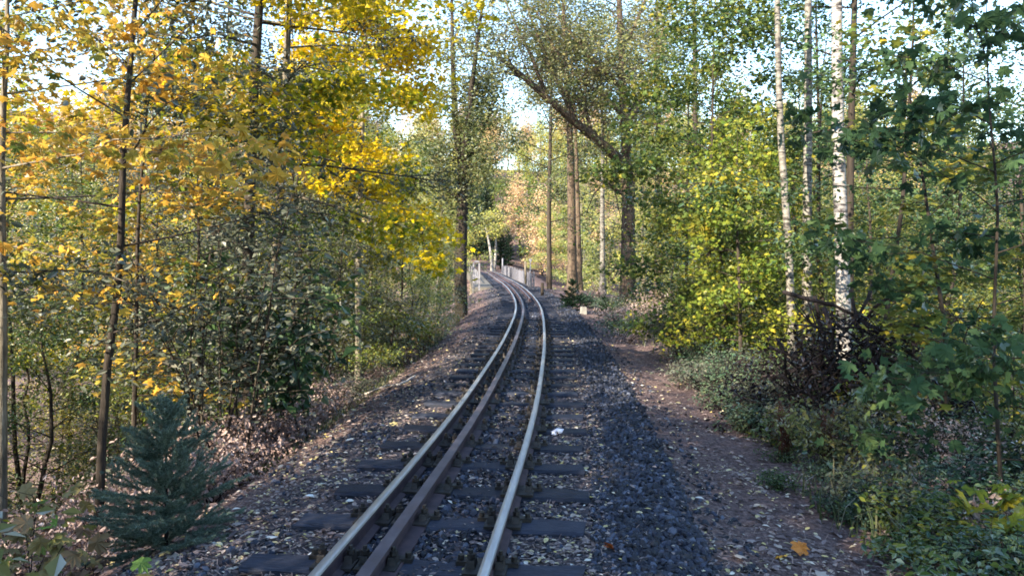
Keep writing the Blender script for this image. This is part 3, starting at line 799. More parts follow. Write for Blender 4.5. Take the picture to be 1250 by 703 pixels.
left_tree([(328, 460), (336, 340), (345, 200), (352, 20)], 11.2, 'maple_tree', 'olive trunked maple with bright golden crown above the left bank', 406, 'leaf_gold', 'bark_grey', ztop=10,
          r0=.095, base=3.9, crown_r=2.7, nprim=32, nsec=8, nleaf=19000, lsize=.096, tmpl=STAR, flat=.62, spread=.2, droop=.45, up=(-5, 45), shape=.45)
left_tree([(438, 440), (437, 330), (441, 200), (444, 90)], 14.5, 'maple_tree', 'slender yellow maple leaning out beside the golden one towards the track', 407, 'leaf_gold', 'bark_grey', ztop=9.0,
          r0=.07, base=3.8, crown_r=1.55, nprim=32, nsec=8, nleaf=15000, lsize=.098, tmpl=STAR, flat=.62, spread=.2, droop=.45, up=(-8, 45), shape=.5)
left_tree([(452, 420), (453, 330), (456, 230)], 18, 'maple_tree', 'yellow green young maple nearest the track on the left curve', 408, 'leaf_yellowgreen', 'bark_grey', ztop=6.5,
          r0=.05, base=.8, crown_r=1.4, nprim=28, nsec=7, nleaf=7000, lsize=.115, tmpl=QUAD, flat=.78, spread=.2, droop=.4, up=(-5, 45), shape=.6)

# forked tree at the end of the left bank
def forked(px_base, Y):
    b0 = on_ground(px_base, Y)
    def rel(qx, qy, dy=0.0):
        w = at_px(qx, qy, Y); return (w[0] - b0[0], dy, w[2] - b0[2])
    trunk = [(0, 0, 0), rel(562, 330), rel(564, 260), rel(566, 200)]
    limbs = [([rel(565, 205), rel(556, 160, .3), rel(553, 110, .5), rel(550, 40, .8), rel(549, -20, 1)], .17, .05),
             ([rel(566, 200), rel(572, 160, -.2), rel(575, 120, -.3), rel(583, 60, -.5), rel(590, 10, -.6)], .15, .05),
             ([rel(567, 205), rel(580, 180, .2), rel(592, 150, .5), rel(603, 110, .8)], .09, .03),
             ([rel(562, 245), rel(548, 235), rel(536, 215), rel(528, 190)], .06, .02)]
    tp = np.array(trunk); zz = np.linspace(0, tp[-1, 2], 12); tp = np.stack([np.interp(zz, tp[:, 2], tp[:, k]) for k in range(3)], 1)
    w = Buf(); tube(w, np.concatenate([[tp[0] - [0, 0, .5]], tp]), np.linspace(.26, .2, 13), 9)
    pr = proto(409, 'bark_dark', 'leaf_oak', trunk_pts=tp, r0=.20, base=3, crown_r=2.4, nprim=3, nsec=3, nleaf=22000, lsize=.12, tmpl=QUAD, flat=.4, spread=.28, limbs=limbs)
    pr['wood'].add(np.concatenate(w.v), np.concatenate(w.t))
    t = place_tree('forked_tree', 'dark tree forking into upright limbs on the left just before the bridge', pr, b0)
    for pts, ra, rb in limbs:
        lb = Buf(); tube(lb, pts, np.linspace(ra, rb, len(pts)), 7); obj('limb', lb.mesh('limb', M['bark_dark'], True), t)
forked(563, 29)

# --- right bank
def birch(px_pts, Y, label, r0, seed, ztop=13, nleaf=4500, bark='bark_birch'):
    return left_tree(px_pts, Y, 'birch_tree', label, seed, 'leaf_yellowgreen', bark, ztop=ztop, r0=r0, base=ztop * .55, crown_r=2.4, nprim=26, nsec=6, nleaf=nleaf, lsize=.07, tmpl=QUAD, flat=.4, spread=.25, droop=.6, up=(20, 60), sides=12)
birch([(1031, 470), (1029, 330), (1027, 180), (1022, 0)], 11.6, 'white barked birch with the thickest trunk standing behind the brush pile', .118, 501)
birch([(968, 440), (962, 300), (954, 180), (947, 20)], 12.4, 'thin birch leaning left, leftmost of the three birches', .07, 502, bark='bark_birch_grey')
birch([(986, 430), (987, 300), (986, 170), (985, 0)], 13.2, 'middle birch of the three with a dark knotted burl halfway up', .092, 503, bark='bark_birch_grey')
left_tree([(1037, 460), (1038, 300), (1041, 120), (1043, 0)], 13.0, 'dark_tree', 'straight dark trunk right behind the thickest birch', 504, 'leaf_deepgreen', 'bark_dark', ztop=12, r0=.085, base=4, crown_r=2.6, nprim=22, nsec=6, nleaf=7000, lsize=.1, tmpl=OVAL, flat=.6, spread=.22)
left_tree([(1068, 450), (1085, 360), (1100, 270), (1107, 150), (1114, 40)], 10.2, 'sapling', 'thin curving dark sapling right of the thickest birch', 505, 'leaf_deepgreen', 'bark_dark', ztop=7.0, r0=.038, base=2.2, crown_r=1.9, nprim=24, nsec=7, nleaf=6000, lsize=.085, tmpl=OVAL, flat=.72, spread=.17, droop=.3, up=(0, 40))
left_tree([(1225, 560), (1222, 420), (1216, 250), (1214, 120)], 5.9, 'maple_tree', 'leafy green maple at the right edge close to the viewer', 506, 'leaf_deepgreen', 'bark_dark', leafparts=280, ztop=3.6, r0=.018, base=.5, crown_r=1.35, nprim=26, nsec=6, nleaf=2500, lsize=.105, tmpl=STAR, flat=.52, spread=.12, droop=.35, up=(0, 40), shape=.5)
left_tree([(1150, 520), (1152, 420), (1140, 300)], 8.0, 'sapling', 'green leafy sapling between the fallen log and the brush pile', 507, 'leaf_green', 'bark_dark', ztop=3.6, r0=.03, base=.7, crown_r=1.3, nprim=22, nsec=6, nleaf=2400, lsize=.10, tmpl=STAR, flat=.8, spread=.13, droop=.35, up=(0, 40))
left_tree([(868, 420), (866, 330), (868, 200), (872, 60)], 14.5, 'maple_tree', 'bushy green maple beside the path, left of the birches', 508, 'leaf_green', 'bark_dark', ztop=6.6, r0=.05, base=.5, crown_r=1.6, nprim=42, nsec=8, nleaf=17000, lsize=.085, tmpl=STAR, flat=.6, spread=.18, droop=.4, up=(-8, 40), shape=.3)
left_tree([(905, 425), (902, 340), (900, 240)], 12.8, 'maple_tree', 'low yellow green maple between the green maple and the birches', 509, 'leaf_yellowgreen', 'bark_dark', ztop=4.0, r0=.04, base=.4, crown_r=1.05, nprim=28, nsec=7, nleaf=6500, lsize=.078, tmpl=STAR, flat=.6, spread=.16, droop=.4, up=(-5, 40), shape=.6)
left_tree([(838, 400), (838, 320), (840, 160)], 19.5, 'maple_tree', 'green young maple in front of the broad oak on the right', 510, 'leaf_green', 'bark_dark', ztop=7.0, r0=.05, base=.5, crown_r=1.5, nprim=30, nsec=7, nleaf=10000, lsize=.1, tmpl=QUAD, flat=.6, spread=.2, droop=.4, up=(-5, 40), shape=.35)

# the broad oak with the long limb reaching over the line
def oak():
    Y = 35.0; b0 = on_ground(766, Y)
    def rel(qx, qy, dy=0.0):
        w = at_px(qx, qy, Y + dy); return (w[0] - b0[0], dy, w[2] - b0[2])
    tp = np.array([(0, 0, 0), rel(766, 330), rel(767, 260), rel(766, 200), rel(763, 150), rel(760, 100), rel(757, 40), rel(755, -30), rel(756, -90)])
    zz = np.linspace(0, tp[-1, 2], 16); tp = np.stack([np.interp(zz, tp[:, 2], tp[:, k]) for k in range(3)], 1)
    limbs = [([rel(765, 205), rel(748, 188, -.4), rel(722, 165, -1), rel(700, 148, -1.6), rel(668, 120, -2.2), rel(640, 95, -2.8), rel(612, 72, -3.4), rel(590, 55, -3.8)], .27, .06),
             ([rel(668, 120, -2.2), rel(650, 72, -2.0), rel(630, 32, -1.8), rel(612, -10, -1.6)], .10, .03),
             ([rel(640, 95, -2.8), rel(615, 88, -3.2), rel(592, 92, -3.6), rel(570, 104, -4)], .08, .02),
             ([rel(762, 142), rel(738, 118, -.6), rel(708, 98, -1), rel(678, 62, -1.4), rel(655, 15, -1.8)], .13, .03),
             ([rel(758, 62), rel(776, 30, .4), rel(792, -12, .8)], .11, .04),
             ([rel(722, 165, -1), rel(714, 128, -.6), rel(716, 88, -.2), rel(708, 40, .2)], .10, .03),
             ([rel(705, 152, -1.5), rel(690, 120, -1.2), rel(670, 80, -1), rel(655, 40, -.8), rel(640, 0, -.6)], .13, .04),
             ([rel(764, 150), rel(778, 128, .4), rel(790, 108, .8), rel(803, 70, 1.2), rel(812, 20, 1.6)], .20, .06),
             ([rel(760, 110), rel(742, 90, -.3), rel(720, 70, -.6), rel(700, 45, -1), rel(680, 20, -1.2)], .14, .04),
             ([rel(766, 240), rel(752, 232), rel(738, 222, -.4)], .11, .07)]
    pr = proto(520, 'bark_oak', 'leaf_oak', trunk_pts=tp, r0=.36, base=8, crown_r=3.6, nprim=12, nsec=7, nleaf=24000, lsize=.135, tmpl=QUAD, flat=.35, spread=.32, limbs=limbs, sides=10)
    t = place_tree('oak_tree', 'broad old oak with a long thick limb stretching left over the line', pr, b0)
    for pts, ra, rb in limbs:
        lb = Buf(); p = np.array(pts); tube(lb, p, np.linspace(ra, rb, len(p)) ** 1.0, 8); obj('limb', lb.mesh('limb', M['bark_oak'], True), t)
oak()
def tall_right(px_pts, Y, label, seed, r0, leaf='leaf_oak', bark='bark_oak', ztop=17, **kw):
    d = dict(base=9, crown_r=3.2, nprim=20, nsec=6, nleaf=9000, lsize=.13, tmpl=QUAD, flat=.4, spread=.32); d.update(kw)
    return left_tree(px_pts, Y, 'tall_tree', label, seed, leaf, bark, ztop=ztop, r0=r0, **d)
tall_right([(699, 360), (698, 300), (697, 200), (694, 130)], 36.5, 'straight reddish brown trunk right of the bridge, nearest to it', 521, .24)
tall_right([(708, 360), (706, 280), (704, 200), (702, 150)], 38.5, 'thinner dark trunk close behind the straight reddish one', 522, .15, ztop=13)
tall_right([(804, 360), (804, 240), (803, 120), (802, 0)], 40, 'tall trunk rising behind the broad oak, on its right', 523, .25)
tall_right([(736, 350), (735, 260), (736, 160)], 41, 'pale slender trunk between the straight reddish trunk and the oak', 524, .16, leaf='leaf_pale', bark='bark_birch_grey', ztop=14)
for qx, Y, lb, sd in [(672, 47, 'slim tall tree behind the bridge fence under the long oak limb', 526), (775, 50, 'tall tree far behind the broad oak', 528)]:
    tall_right([(qx, 360), (qx - 2, 260), (qx + 1, 120), (qx, 0)], Y, lb, sd, .2, leaf='leaf_oak', bark='bark_dark', ztop=24, base=10, nleaf=16000, lsize=.16, spread=.42, crown_r=4.2, nprim=30)
tall_right([(848, 380), (849, 200), (848, 0)], 27, 'dark tall trunk rising through the green maple crowns on the right', 525, .14, leaf='leaf_oak', bark='bark_dark', base=7, nleaf=8000)

P_pole = [proto(250 + i, 'bark_dark', 'leaf_oak', H=h, r0=r, base=b, crown_r=1.9, nprim=20, nsec=6, nleaf=6000, lsize=.085, tmpl=OVAL, flat=.55, spread=.22, droop=.3, up=(5, 55), wig=.03, lean=ln)
          for i, (h, r, b, ln) in enumerate([(9, .06, 3.6, (.03, 0)), (11, .08, 4.6, (-.04, .02)), (8, .045, 3.0, (.06, .03))])]
# --- the wood around: copies of a few grown trees
wr = random.Random(8)
COLOUR = {'leaf_gold': 'golden', 'leaf_yellowgreen': 'yellow green', 'leaf_grey': 'grey green', 'leaf_oak': 'dull olive', 'leaf_orange': 'orange', 'leaf_green': 'green', 'leaf_pale': 'pale green', 'leaf_goldgreen': 'gold and green', 'leaf_buff': 'buff', 'leaf_deepgreen': 'deep green'}
ORD = 'first second third fourth fifth sixth seventh eighth ninth tenth eleventh twelfth thirteenth fourteenth fifteenth sixteenth'.split()
def fill(spots, protos, leafs, name, label, group, smin=.8, smax=1.2, barks=('bark_grey', 'bark_dark'), single=True, **kw):
    made = {}
    for (x, yv) in spots:
        p = wr.choice(protos); lf = wr.choice(leafs)
        o = place_tree(name, label.replace('COLOUR', COLOUR.get(lf, '')), p, (x, yv, gz(x, yv) - .1), wr.uniform(0, 6.28), wr.uniform(smin, smax), group, lf, barkmat=wr.choice(barks), tilt=(wr.gauss(0, .03), wr.gauss(0, .03)), **kw)
        made.setdefault(lf, []).append((x / yv, o))
    if single:
        for lf, lst in made.items():
            lst.sort(key=lambda t: t[0])
            for i, (_, o) in enumerate(lst):
                if len(lst) > 1: o['label'] = o['label'] + ', ' + ORD[min(i, 15)] + ' from the left'
def spots(n, x0, x1, y0, y1, dmin, rnd=wr, avoid=()):
    out = []; tries = 0
    while len(out) < n and tries < 4000:
        tries += 1
        x, yv = rnd.uniform(x0, x1), rnd.uniform(y0, y1)
        if all((x - a) ** 2 + (yv - b) ** 2 > dmin ** 2 for a, b in out): out.append((x, yv))
    return out
def off(spts, pxmin=-1e9): return [p for p in [(float(cx(yv)) + d, yv) for d, yv in spts] if 625 + FPX * p[0] / max(p[1], .1) > pxmin]

fill(off(spots(24, -9.5, -3.6, 9.5, 27, 1.3)), P_small, ['leaf_yellowgreen', 'leaf_grey', 'leaf_green', 'leaf_oak'], 'understory_tree', 'small COLOUR tree in the thicket on the left bank', 'small trees of the left bank thicket', .7, 1.05, ('bark_dark',))
fill(off(spots(11, -5.0, -2.9, 13, 28, 1.15)), P_small, ['leaf_goldgreen', 'leaf_yellowgreen', 'leaf_oak'], 'young_maple', 'young COLOUR maple along the left bank of the curve', 'young maples along the left curve', .55, .85, ('bark_dark',))
fill(off(spots(22, -13, -4.2, 10, 27, 1.5)), P_pole, ['leaf_oak', 'leaf_yellowgreen', 'leaf_grey', 'leaf_goldgreen'], 'slim_tree', 'slim dark trunk with COLOUR leaves in the left wood', 'slim trees of the left wood', .75, 1.15, ('bark_dark',))
fill(off(spots(12, 5.0, 13, 13, 30, 1.9), 830), P_pole, ['leaf_oak', 'leaf_green', 'leaf_deepgreen'], 'slim_tree', 'slim dark trunk with COLOUR leaves in the right wood', 'slim trees of the right wood', .75, 1.15, ('bark_dark',))
fill(off(spots(15, -26, -7, 15, 42, 3.2)), P_mid, ['leaf_gold', 'leaf_yellowgreen', 'leaf_yellowgreen', 'leaf_oak', 'leaf_orange'], 'woodland_tree', 'grown COLOUR tree in the wood behind the left bank', 'trees of the wood on the left', .7, 1.1)
fill(off(spots(18, 3.8, 11, 15, 30, 1.6), 812), P_small, ['leaf_yellowgreen', 'leaf_green', 'leaf_goldgreen'], 'understory_tree', 'small COLOUR tree in the thicket behind the birches', 'small trees of the right bank thicket', .8, 1.2, ('bark_dark',))
fill(off(spots(17, 9, 30, 14, 44, 3.2)), P_mid, ['leaf_gold', 'leaf_yellowgreen', 'leaf_yellowgreen', 'leaf_oak', 'leaf_pale'], 'woodland_tree', 'grown COLOUR tree in the wood behind the right bank', 'trees of the wood on the right', .7, 1.1)
fill(off(spots(16, -26, -9, 10, 40, 3.0)), P_small, ['leaf_yellowgreen', 'leaf_grey', 'leaf_goldgreen', 'leaf_oak'], 'understory_tree', 'small COLOUR tree deep in the wood on the left', 'small trees deep in the left wood', 1.0, 1.5, ('bark_dark',))
fill(off(spots(20, 9, 27, 11, 40, 2.8)), P_small, ['leaf_yellowgreen', 'leaf_green', 'leaf_goldgreen', 'leaf_pale'], 'understory_tree', 'small COLOUR tree deep in the wood on the right', 'small trees deep in the right wood', 1.0, 1.6, ('bark_dark',))
fill(spots(26, -75, -26, 40, 92, 5.0), P_mid, ['leaf_pale', 'leaf_oak', 'leaf_buff'], 'slope_tree', 'COLOUR tree on the far slope behind the left wood', 'trees on the far left slope', .9, 1.3)
fill(spots(26, 30, 80, 40, 92, 5.0), P_mid, ['leaf_pale', 'leaf_oak', 'leaf_yellowgreen'], 'slope_tree', 'COLOUR tree on the far slope behind the right wood', 'trees on the far right slope', .9, 1.3)
fill(spots(18, -26, -4.5, 45, 84, 4), P_mid, ['leaf_pale', 'leaf_yellowgreen', 'leaf_pale', 'leaf_green'], 'valley_tree', 'COLOUR tree in the valley left of the bridge', 'trees in the valley left of the bridge', .85, 1.25)
fill(spots(22, 4.5, 34, 45, 84, 4), P_mid, ['leaf_pale', 'leaf_yellowgreen', 'leaf_pale', 'leaf_oak'], 'valley_tree', 'COLOUR tree in the valley right of the bridge', 'trees in the valley right of the bridge', .85, 1.25)
hs = [(x, yv) for x, yv in spots(230, -75, 75, 92, 190, 4.2) if abs(x - float(cx(yv))) > 3.2 and not (yv < 116 and 562 < 625 + FPX * x / yv < 628)]
fill(hs, P_far, ['leaf_buff', 'leaf_buff', 'leaf_pale', 'leaf_pale', 'leaf_yellowgreen'], 'hillside_tree', 'small COLOUR tree on the sunlit hillside beyond the bridge', 'trees on the hillside beyond the bridge', .8, 1.2, single=False)
fill([(-10.5, 97), (4.2, 90), (8.5, 92), (-13, 92)], P_mid, ['leaf_pale', 'leaf_yellowgreen'], 'valley_tree', 'COLOUR tree at the far end of the bridge', 'trees at the far end of the bridge', .8, 1.1)
# the same wood goes on behind the viewer and keeps the sun off the line
fill(off(spots(13, -15, -6.6, .5, 8.0, 1.5)), P_small, ['leaf_yellowgreen', 'leaf_oak'], 'understory_tree', 'small tree of the left thicket beside the viewpoint', 'small trees beside the viewpoint', 1.0, 1.35, ('bark_dark',), single=False)
BV = ('woodland_tree', 'grown tree of the wood behind the viewpoint', 'trees behind the viewpoint')
fill([(-4.3, -4.8), (-4.9, -6.6), (-4.5, -2.0), (-5.4, -9.0)], P_mid[3:4], ['leaf_oak'], *BV, .66, .74, single=False)
fill([(-4.7, .6), (-6.2, -1.0), (-4.6, -3.4), (-7.4, 1.4)], P_mid[1:2], ['leaf_yellowgreen', 'leaf_oak'], *BV, .6, .68, single=False)
fill(off(spots(11, -11, -3.4, -8, 1.0, 1.5)), P_mid, ['leaf_yellowgreen', 'leaf_oak'], *BV, .7, .9, single=False)
fill(off(spots(24, -15, -3.2, -18, 3.0, 2.2)), P_mid, ['leaf_yellowgreen', 'leaf_oak'], *BV, .62, .9, single=False)
fill(off(spots(10, -30, -12, -20, 10, 3.6)), P_mid, ['leaf_yellowgreen', 'leaf_oak'], *BV, .6, .9, single=False)
fill(off(spots(9, 3.2, 14, -24, -2, 2.8)), P_mid, ['leaf_yellowgreen', 'leaf_green', 'leaf_oak'], *BV, .6, .9, single=False)

# ------------------------------------------------------------------ undergrowth
def gen_shrub(seed, bark, leaf, nst=14, h=.8, R=.6, nleaf=600, lsize=.07, tmpl=OVAL, flat=.6, spread=.05, arch=.5, rad=.006, twigs=3, droop=.2, low=.15):
    rng = np.random.default_rng(seed); w = Buf(); segs = []
    for i in range(nst):
        az = rng.uniform(0, 2 * pi); L = rng.uniform(.55, 1.1); r_ = R * rng.uniform(.25, 1)
        s = np.linspace(0, 1, 6)
        hh = h * L * (s - arch * s ** 2.4 * .75)
        p = np.stack([cos(az) * r_ * s ** 1.2, sin(az) * r_ * s ** 1.2, hh], 1) + np.cumsum(rng.normal(0, .02 * h, (6, 3)), 0) * s[:, None]
        p[:, :2] += rng.normal(0, R * .15, 2)
        tube(w, p, rad * (1.1 - .8 * s), 4, cap=False)
        for j in range(5):
            if s[j] >= low: segs.append((p[j], p[j + 1]))
        for q in range(twigs):
            f = rng.uniform(.3, 1); pq = np.array([np.interp(f, s, p[:, k]) for k in range(3)])
            d = norm(rng.normal(0, 1, 3) * [1, 1, .6] + [cos(az) * .5, sin(az) * .5, .3]) * h * rng.uniform(.15, .4)
            tw = np.stack([pq, pq + d * .5 + rng.normal(0, .02 * h, 3), pq + d]); tube(w, tw, rad * .5 * np.array([1, .7, .3]), 3, cap=False)
            segs += [(tw[0], tw[1]), (tw[1], tw[2])]
    A = np.array([a for a, _ in segs]); B = np.array([b for _, b in segs]); W = np.linalg.norm(B - A, axis=1)
    ix = rng.choice(len(segs), nleaf, p=W / W.sum()); f = rng.uniform(0, 1, nleaf)[:, None]
    P = A[ix] * (1 - f) + B[ix] * f + rng.normal(0, spread, (nleaf, 3)); P[:, 2] = np.maximum(P[:, 2], .015)
    a, b, nn = leaf_frames(rng, nleaf, flat, droop)
    PID[0] += 1
    return dict(id=PID[0], wood=w, leaves=(P, a, b, nn, lsize * rng.uniform(.55, 1.25, nleaf), np.clip(rng.normal(.5, .27, nleaf), 0, 1), tmpl), bark=bark, leaf=leaf)
SP = ('stem', 'foliage')
S_bramble = [gen_shrub(600 + i, 'dead_wood', 'leaf_bramble', nst=16, h=h, R=r, nleaf=n, lsize=ls, arch=.55, flat=.65, spread=.05) for i, (h, r, n, ls) in enumerate([(.5, .5, 1100, .046), (.66, .55, 1300, .05), (.36, .55, 900, .042), (.55, .45, 900, .062)])]
S_fine = [gen_shrub(620 + i, 'dead_wood', 'leaf_bramble', nst=26, h=h, R=r, nleaf=1300, lsize=.034, arch=.3, flat=.4, spread=.045) for i, (h, r) in enumerate([(.5, .5), (.62, .45)])]
S_dry = [gen_shrub(640 + i, 'dead_wood', 'leaf_dry', nst=18, h=h, R=r, nleaf=n, lsize=.065, arch=.5, flat=.35, spread=.06, droop=.6) for i, (h, r, n) in enumerate([(.9, .6, 900), (1.1, .7, 1100), (.6, .6, 700)])]
S_hazel = [gen_shrub(660 + i, 'bark_dark', 'leaf_grey', nst=9, h=h, R=r, nleaf=n, lsize=.066, arch=.2, flat=.65, spread=.12, rad=.014, twigs=9, low=.05) for i, (h, r, n) in enumerate([(2.2, 1.1, 2900), (3.0, 1.3, 3800), (1.6, 1.0, 2200)])]
# right of the path: bramble and nettle clumps
ur = random.Random(4)
def clumps(n, d0, d1, y0, y1, dmin, protos, leafs, name, label, group, smin, smax, cat='plant', bark=('dead_wood',)):
    for d, yv in spots(n, d0, d1, y0, y1, dmin, ur):
        x = float(cx(yv)) + d
        place_tree(name, label, ur.choice(protos), (x, yv, gz(x, yv) - .02), ur.uniform(0, 6.28), ur.uniform(smin, smax), group, ur.choice(leafs), barkmat=ur.choice(bark), cat=cat, parts=SP, tilt=(ur.gauss(0, .05), ur.gauss(0, .05)))
clumps(44, 2.85, 6.0, 3.2, 8.6, .46, S_bramble, ['leaf_bramble', 'leaf_bramble', 'leaf_green'], 'bramble_clump', 'low dull green bramble clump beside the path at the lower right', 'brambles at the lower right', .6, 1.2)
clumps(8, 2.4, 2.95, 3.6, 9, .7, S_bramble, ['leaf_bramble', 'leaf_green'], 'bramble_clump', 'small bramble', 'brambles at the lower right', .4, .65)
clumps(16, 2.9, 5.6, 3.6, 9, .7, S_dry + S_fine, ['leaf_dry', 'leaf_oak', 'leaf_grey'], 'weed_clump', 'weed', 'weeds along the right side of the path', .7, 1.15)
clumps(34, 2.65, 5.4, 7.6, 15, .6, S_fine + S_bramble[:1], ['leaf_bramble', 'leaf_grey', 'leaf_bramble'], 'weed_clump', 'grey green weed clump lining the right side of the path', 'weeds along the right side of the path', .8, 1.3)
clumps(26, 2.2, 6.0, 14, 34, 1.0, S_bramble + S_dry[:1], ['leaf_bramble', 'leaf_dry', 'leaf_grey'], 'weed_clump', 'weed clump at the foot of the right bank trees farther along', 'weeds farther along the right bank', 1.0, 1.7)
clumps(30, 4.6, 9.5, 6.5, 16, 1.0, S_bramble + S_hazel[2:], ['leaf_green', 'leaf_bramble', 'leaf_yellowgreen'], 'shrub', 'leafy green shrub under the trees behind the brush pile', 'shrubs under the right bank trees', .9, 1.4, 'shrub')
# left bank
clumps(30, -4.6, -2.95, 6.6, 12.0, .45, S_dry, ['leaf_dry', 'leaf_dry', 'leaf_grey'], 'withered_plant', 'withered pinkish brown plant on the left bank beyond the young spruce', 'withered plants on the left bank', .7, 1.15)
clumps(10, -3.5, -2.6, 7.2, 9.6, .4, S_dry, ['leaf_dry'], 'withered_plant', 'withered plant', 'withered plants on the left bank', .8, 1.15)
clumps(24, -3.9, -2.75, 11, 26, .6, S_fine + S_dry[2:], ['leaf_bramble', 'leaf_grey', 'leaf_dry'], 'weed_clump', 'grey green weed clump along the left edge of the track bed', 'weeds along the left edge of the bed', .7, 1.1)
clumps(26, -9.0, -4.4, 5.6, 26, 1.1, S_hazel, ['leaf_grey', 'leaf_yellowgreen', 'leaf_grey', 'leaf_oak'], 'shrub', 'many stemmed leafy shrub on the slope left of the track', 'shrubs on the left slope', .75, 1.2, 'shrub', ('bark_dark',))
# shrubs one can point at
pr = gen_shrub(700, 'bark_dark', 'leaf_grey', nst=10, h=3.4, R=1.2, nleaf=3000, lsize=.085, arch=.15, flat=.5, spread=.14, rad=.016, twigs=10, low=.3)
place_tree('grey_leaved_bush', 'tall bush with dull silvery grey leaves, left of the glossy green bush', pr, on_ground(275, 8.6), cat='shrub', parts=SP)
pr = gen_shrub(701, 'bark_dark', 'leaf_deepgreen', nst=8, h=2.5, R=.85, nleaf=620, lsize=.19, arch=.2, flat=.55, spread=.12, rad=.014, twigs=8, droop=.5, low=.3)
place_tree('glossy_bush', 'glossy large leaved green bush at the foot of the stout dark trunk', pr, on_ground(352, 9.4), cat='shrub', parts=SP, leafparts=200)
pr = gen_shrub(702, 'dead_wood', 'leaf_maple_shrub', nst=13, h=.95, R=.5, nleaf=170, lsize=.112, tmpl=STAR, arch=.35, flat=.7, spread=.05, rad=.005, twigs=3, droop=.3, low=.4)
g = on_ground(50, 4.5); place_tree('maple_seedling', 'maple seedling with large tan, green and yellow leaves at the lower left corner', pr, (g[0], g[1], g[2] - .02), cat='plant', parts=SP, leafparts=150)
pr = gen_shrub(703, 'dead_wood', 'leaf_yellowgreen', nst=5, h=.5, R=.35, nleaf=34, lsize=.15, tmpl=STAR, arch=.35, flat=.7, spread=.05, rad=.005, twigs=3, low=.4)
place_tree('maple_seedling', 'maple seedling with broad yellowish green leaves at the right edge above the brambles', pr, on_ground(1228, 4.9, -.1), cat='plant', parts=SP, leafparts=40)
pr = gen_shrub(704, 'leaf_redstem', 'leaf_redstem', nst=22, h=.75, R=.16, nleaf=420, lsize=.035, arch=.1, flat=.3, spread=.03)
for qx, qy, lb in [(1010, 575, 'reddish brown dock stalks standing below the brush pile'), (958, 560, 'reddish brown dock stalks at the edge of the path, left of the brush pile')]:
    g = ground_px(qx, qy); place_tree('dock_stalks', lb, pr, g, cat='plant', parts=SP, scale=.8)
pr = gen_shrub(705, 'dead_wood', 'leaf_buff', nst=40, h=1.0, R=.45, nleaf=900, lsize=.09, tmpl=QUAD, arch=.3, flat=.2, spread=.05)
place_tree('dry_grass_clump', 'sunlit straw coloured dry grass clump on the left bank before the forked tree', pr, on_ground(522, 21.5), cat='plant', parts=SP)

# grass along the edges
gb = Buf(); gr = np.random.default_rng(9)
def grass(n, y0, y1, d0, d1, hmin, hmax, pw=1.6):
    xx, yy, dd = scatter(gr, n, y0, y1, d0, d1, pw)
    mk = gr.uniform(0, 1, n) < np.clip(.45 + .9 * wob(xx, yy, 1.9, .7), 0, 1); xx, yy = xx[mk], yy[mk]; n = len(xx)
    az = gr.uniform(0, 2 * pi, n); h = gr.uniform(hmin, hmax, n); w = gr.uniform(.002, .005, n) * (1 + yy / 12)
    d = np.stack([np.cos(az), np.sin(az), np.zeros(n)], 1); sd = np.stack([-np.sin(az), np.cos(az), np.zeros(n)], 1) * w[:, None]
    P = np.stack([xx, yy, height(xx, yy) - .01], 1); up = np.array([0, 0, 1.0])
    l1 = P + d * (h * .2)[:, None] + up * (h * .65)[:, None]; l2 = P + d * (h * gr.uniform(.4, .8, n))[:, None] + up * (h * .95)[:, None]
    V = np.stack([P - sd, P + sd, l1 + sd * .8, l1 - sd * .8, l2], 1)
    F = np.array([[0, 1, 2], [0, 2, 3], [3, 2, 4]])
    gb.add(V.reshape(-1, 3), ((np.arange(n) * 5)[:, None, None] + F).reshape(-1, 3), np.repeat(gr.uniform(0, 1, n), 5))
grass(4500, 8, 34, -3.6, -2.35, .06, .22)
grass(6000, 4, 34, 2.55, 4.6, .08, .32)
tag(obj('grass', gb.mesh('grass', M['grass'])), 'thin dull green grass along both edges of the track bed', 'grass', kind='stuff')

